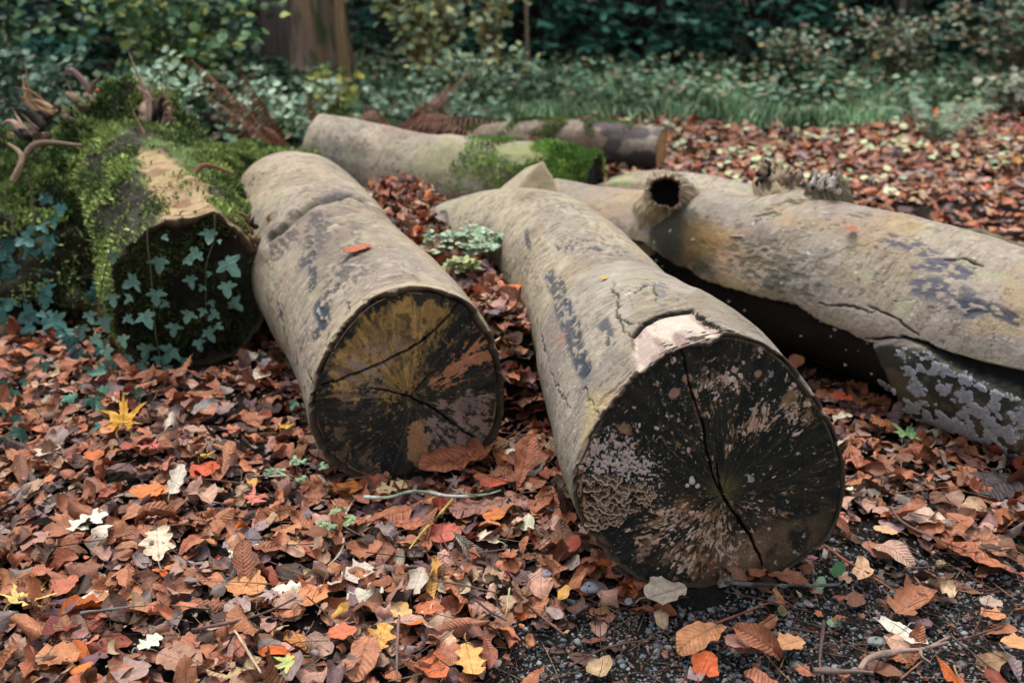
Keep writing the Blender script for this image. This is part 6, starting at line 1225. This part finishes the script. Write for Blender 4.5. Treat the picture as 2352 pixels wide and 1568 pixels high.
# ground cover of small leaves under the shrubs and thin green patches in the far litter
n = 12000; y = rng.uniform(5.6, 11, n); x = rng.uniform(-5, 6, n); ok = ((y > 7.6) | (x < -1.2) | ((y > 6.6) & (x < 0))) & ~in_log(x, y, .05 + 0 * x, 1.3); x, y = x[ok], y[ok]; n = len(x); P = np.stack([x, y, Hg(x, y) + rng.uniform(.02, .2, n)], -1)
a = rng.uniform(0, 6.28, n); it1 = leafset('beech', P, np.stack([np.cos(a), np.sin(a), rng.normal(.2, .3, n)], -1), np.array([0, -.2, 1.]) + rng.normal(0, .4, (n, 3)), .06, np.array([lin(c) for c in ((98, 134, 104), (74, 110, 86), (136, 160, 124), (130, 120, 90))]), rng, wm=1.5)
n = 500; y = rng.uniform(5.2, 7.2, n); x = rng.uniform(.3, 3.4, n); ok = fbm(x * 2.2, y * 2.2, 0, 3, 19) > .5; x, y = x[ok], y[ok]; n = len(x); P = np.stack([x, y, Hg(x, y) + rng.uniform(.03, .07, n)], -1); a = rng.uniform(0, 6.28, n)
it2 = leafset('beech', P, np.stack([np.cos(a), np.sin(a), .2 + 0 * a], -1), np.array([0, -.2, 1.]) + rng.normal(0, .3, (n, 3)), .05, np.array([lin((160, 178, 140)), lin((186, 186, 140))]), rng, wm=1.5)
tag(batchmesh('ground_cover', [it1, it2], M_GREEN), 'low leafy ground cover at the foot of the bushes', 'ground cover', kind='stuff')
# far wood: dark foliage closing the view
n = 16000; x = rng.uniform(-12, 13, n); y = rng.uniform(12.2, 14.5, n); z = rng.uniform(0, 4.2, n) + .3; ok = fbm(x * .9, y * .9, z * .9, 3, 29) > .42; x, y, z = x[ok], y[ok], z[ok]; n = len(x); a = rng.uniform(0, 6.28, n)
tag(batchmesh('far_wood', [leafset('beech', np.stack([x, y, z], -1), np.stack([np.cos(a), np.sin(a), rng.normal(-.2, .4, n)], -1), np.array([0, -.3, 1.]) + rng.normal(0, .5, (n, 3)), .2, np.array([lin(c) for c in ((36, 58, 44), (28, 46, 38), (50, 72, 48))]), rng, wm=1.6)], M_GREEN), 'dark mass of woodland foliage closing the background', 'woodland', kind='stuff')
# ---------------------------------------------------------------- trees
def tree(label, x, y, r, hgt, col, seed, crown=(0, 0, 5, 2.2, 1.5, 2400), lean=(0, 0), name='tree', leafc=((60, 84, 50), (90, 104, 54), (44, 66, 44)), moss=None, limbs=7):
    rng = np.random.default_rng(seed); b_ = np.array([x, y, float(Hg(x, y))]); t = tag(empty(name, tuple(b_)), label, 'tree', 'trees at the back')
    P = catmull([b_ - [0, 0, .1], b_ + [lean[0] * .3, lean[1] * .3, hgt * .3], b_ + [lean[0] * .7 + rng.normal(0, .04), lean[1] * .7, hgt * .65], b_ + [lean[0], lean[1], hgt]], 90); R = np.linspace(r, r * .45, 90) * (1 + .6 * np.exp(-np.linspace(0, hgt, 90) / .18))
    V, F = tube(P, R, 48, seed, .12); a_ = np.arctan2(V[:, 1] - y, V[:, 0] - x); V[:, :2] += ((fbm(np.cos(a_) * 4, np.sin(a_) * 4, V[:, 2] * 1.5, 3, seed) - .5) * r * .3)[:, None] * np.stack([np.cos(a_), np.sin(a_)], -1)
    C = lin(col) * (.35 + 1.3 * fbm(np.cos(a_) * 6, np.sin(a_) * 6, V[:, 2] * 3, 5, seed + 1))[:, None]; mk = ss(.5, .6, fbm(np.cos(a_) * 3, np.sin(a_) * 3, V[:, 2] * 1.5, 3, seed + 4))[:, None]; C = C * (1 - .5 * mk) + .5 * mk * lin((150, 128, 124))
    if moss: mk = ss(.52, .62, fbm(np.cos(a_) * 5, np.sin(a_) * 5, V[:, 2] * 4, 4, seed + 2))[:, None]; C = C * (1 - mk) + lin(moss) * mk
    mesh('trunk', V, F, M_BARK, t, C)
    if crown:
        cx, cy, cz, cr, ch, n = crown; Pl = []
        for i in range(limbs):
            a = rng.uniform(0, 6.28); s0 = P[int(rng.uniform(.6, .98) * 89)]; e = b_ + [cx + cr * .8 * cos(a), cy + cr * .8 * sin(a), cz + rng.uniform(-.3, .8) * ch]; Q = catmull([s0, (s0 + e) / 2 + [0, 0, .25], e], 16); V, F = tube(Q, np.linspace(r * .35, .01, 16), 8, i, .2); mesh('limb', V, F, M_BARK, t, np.tile(lin(col), (len(V), 1)))
            Pl.append(Q[6:])
        cen = np.concatenate(Pl); k = rng.integers(len(cen), size=n); p = cen[k] + rng.normal(0, cr * .2, (n, 3)); a = rng.uniform(0, 6.28, n)
        V, f, u, c = flatten(*leafset('beech', p, np.stack([np.cos(a), np.sin(a), rng.normal(-.2, .4, n)], -1), np.array([0, 0, 1.]) + rng.normal(0, .4, (n, 3)), .14, np.array([lin(c) for c in leafc]), rng, wm=1.6)); mesh('crown', V, f, M_GREEN, t, c, u)
tree('broad brown tree trunk at the top, left of centre', float(atY(735, 100, 9.2)[0]), 9.2, .27, 5, (150, 122, 98), 90, crown=(0, 3.2, 4.8, 2.0, .8, 1200), moss=(84, 92, 62), limbs=9)
tree('thin tan leaning stem in front of the broad trunk', float(atY(800, 200, 8.0)[0]), 8.0, .04, 3.6, (146, 118, 80), 91, crown=(0, 0, 3.4, 1.0, .6, 500), lean=(-.15, .1), name='sapling', limbs=5)
tree('grey pink trunk standing behind the fern, left of the broad trunk', float(atY(640, 100, 10.0)[0]), 10.0, .16, 5, (128, 112, 108), 92, crown=(0, 2.5, 4.8, 1.8, .8, 800), limbs=7)
tree('slim dark trunk in the right hand thicket', float(atY(2065, 100, 9.8)[0]), 9.8, .07, 5, (48, 42, 38), 93, crown=(-.3, 2.5, 4.8, 2.0, .9, 1200), limbs=7)
tree('slim pale stem before the dark shrubs at top centre', float(atY(1215, 150, 8.9)[0]), 8.9, .018, 3.6, (140, 116, 96), 94, crown=(0, 0, 3.4, .9, .6, 700), lean=(-.15, 0), name='sapling', limbs=4)
tree('dark trunk near the top left corner', float(atY(150, 100, 9.4)[0]), 9.4, .10, 5, (52, 46, 42), 95, crown=(0, 2.0, 4.6, 2.0, 1.0, 1800), limbs=8)
tree('dark trunk deep in the wood behind the biggest laurel', 1.6, 12.0, .14, 5, (46, 40, 36), 96, crown=(0, 1.5, 4.6, 2.4, 1.0, 2400), limbs=8)
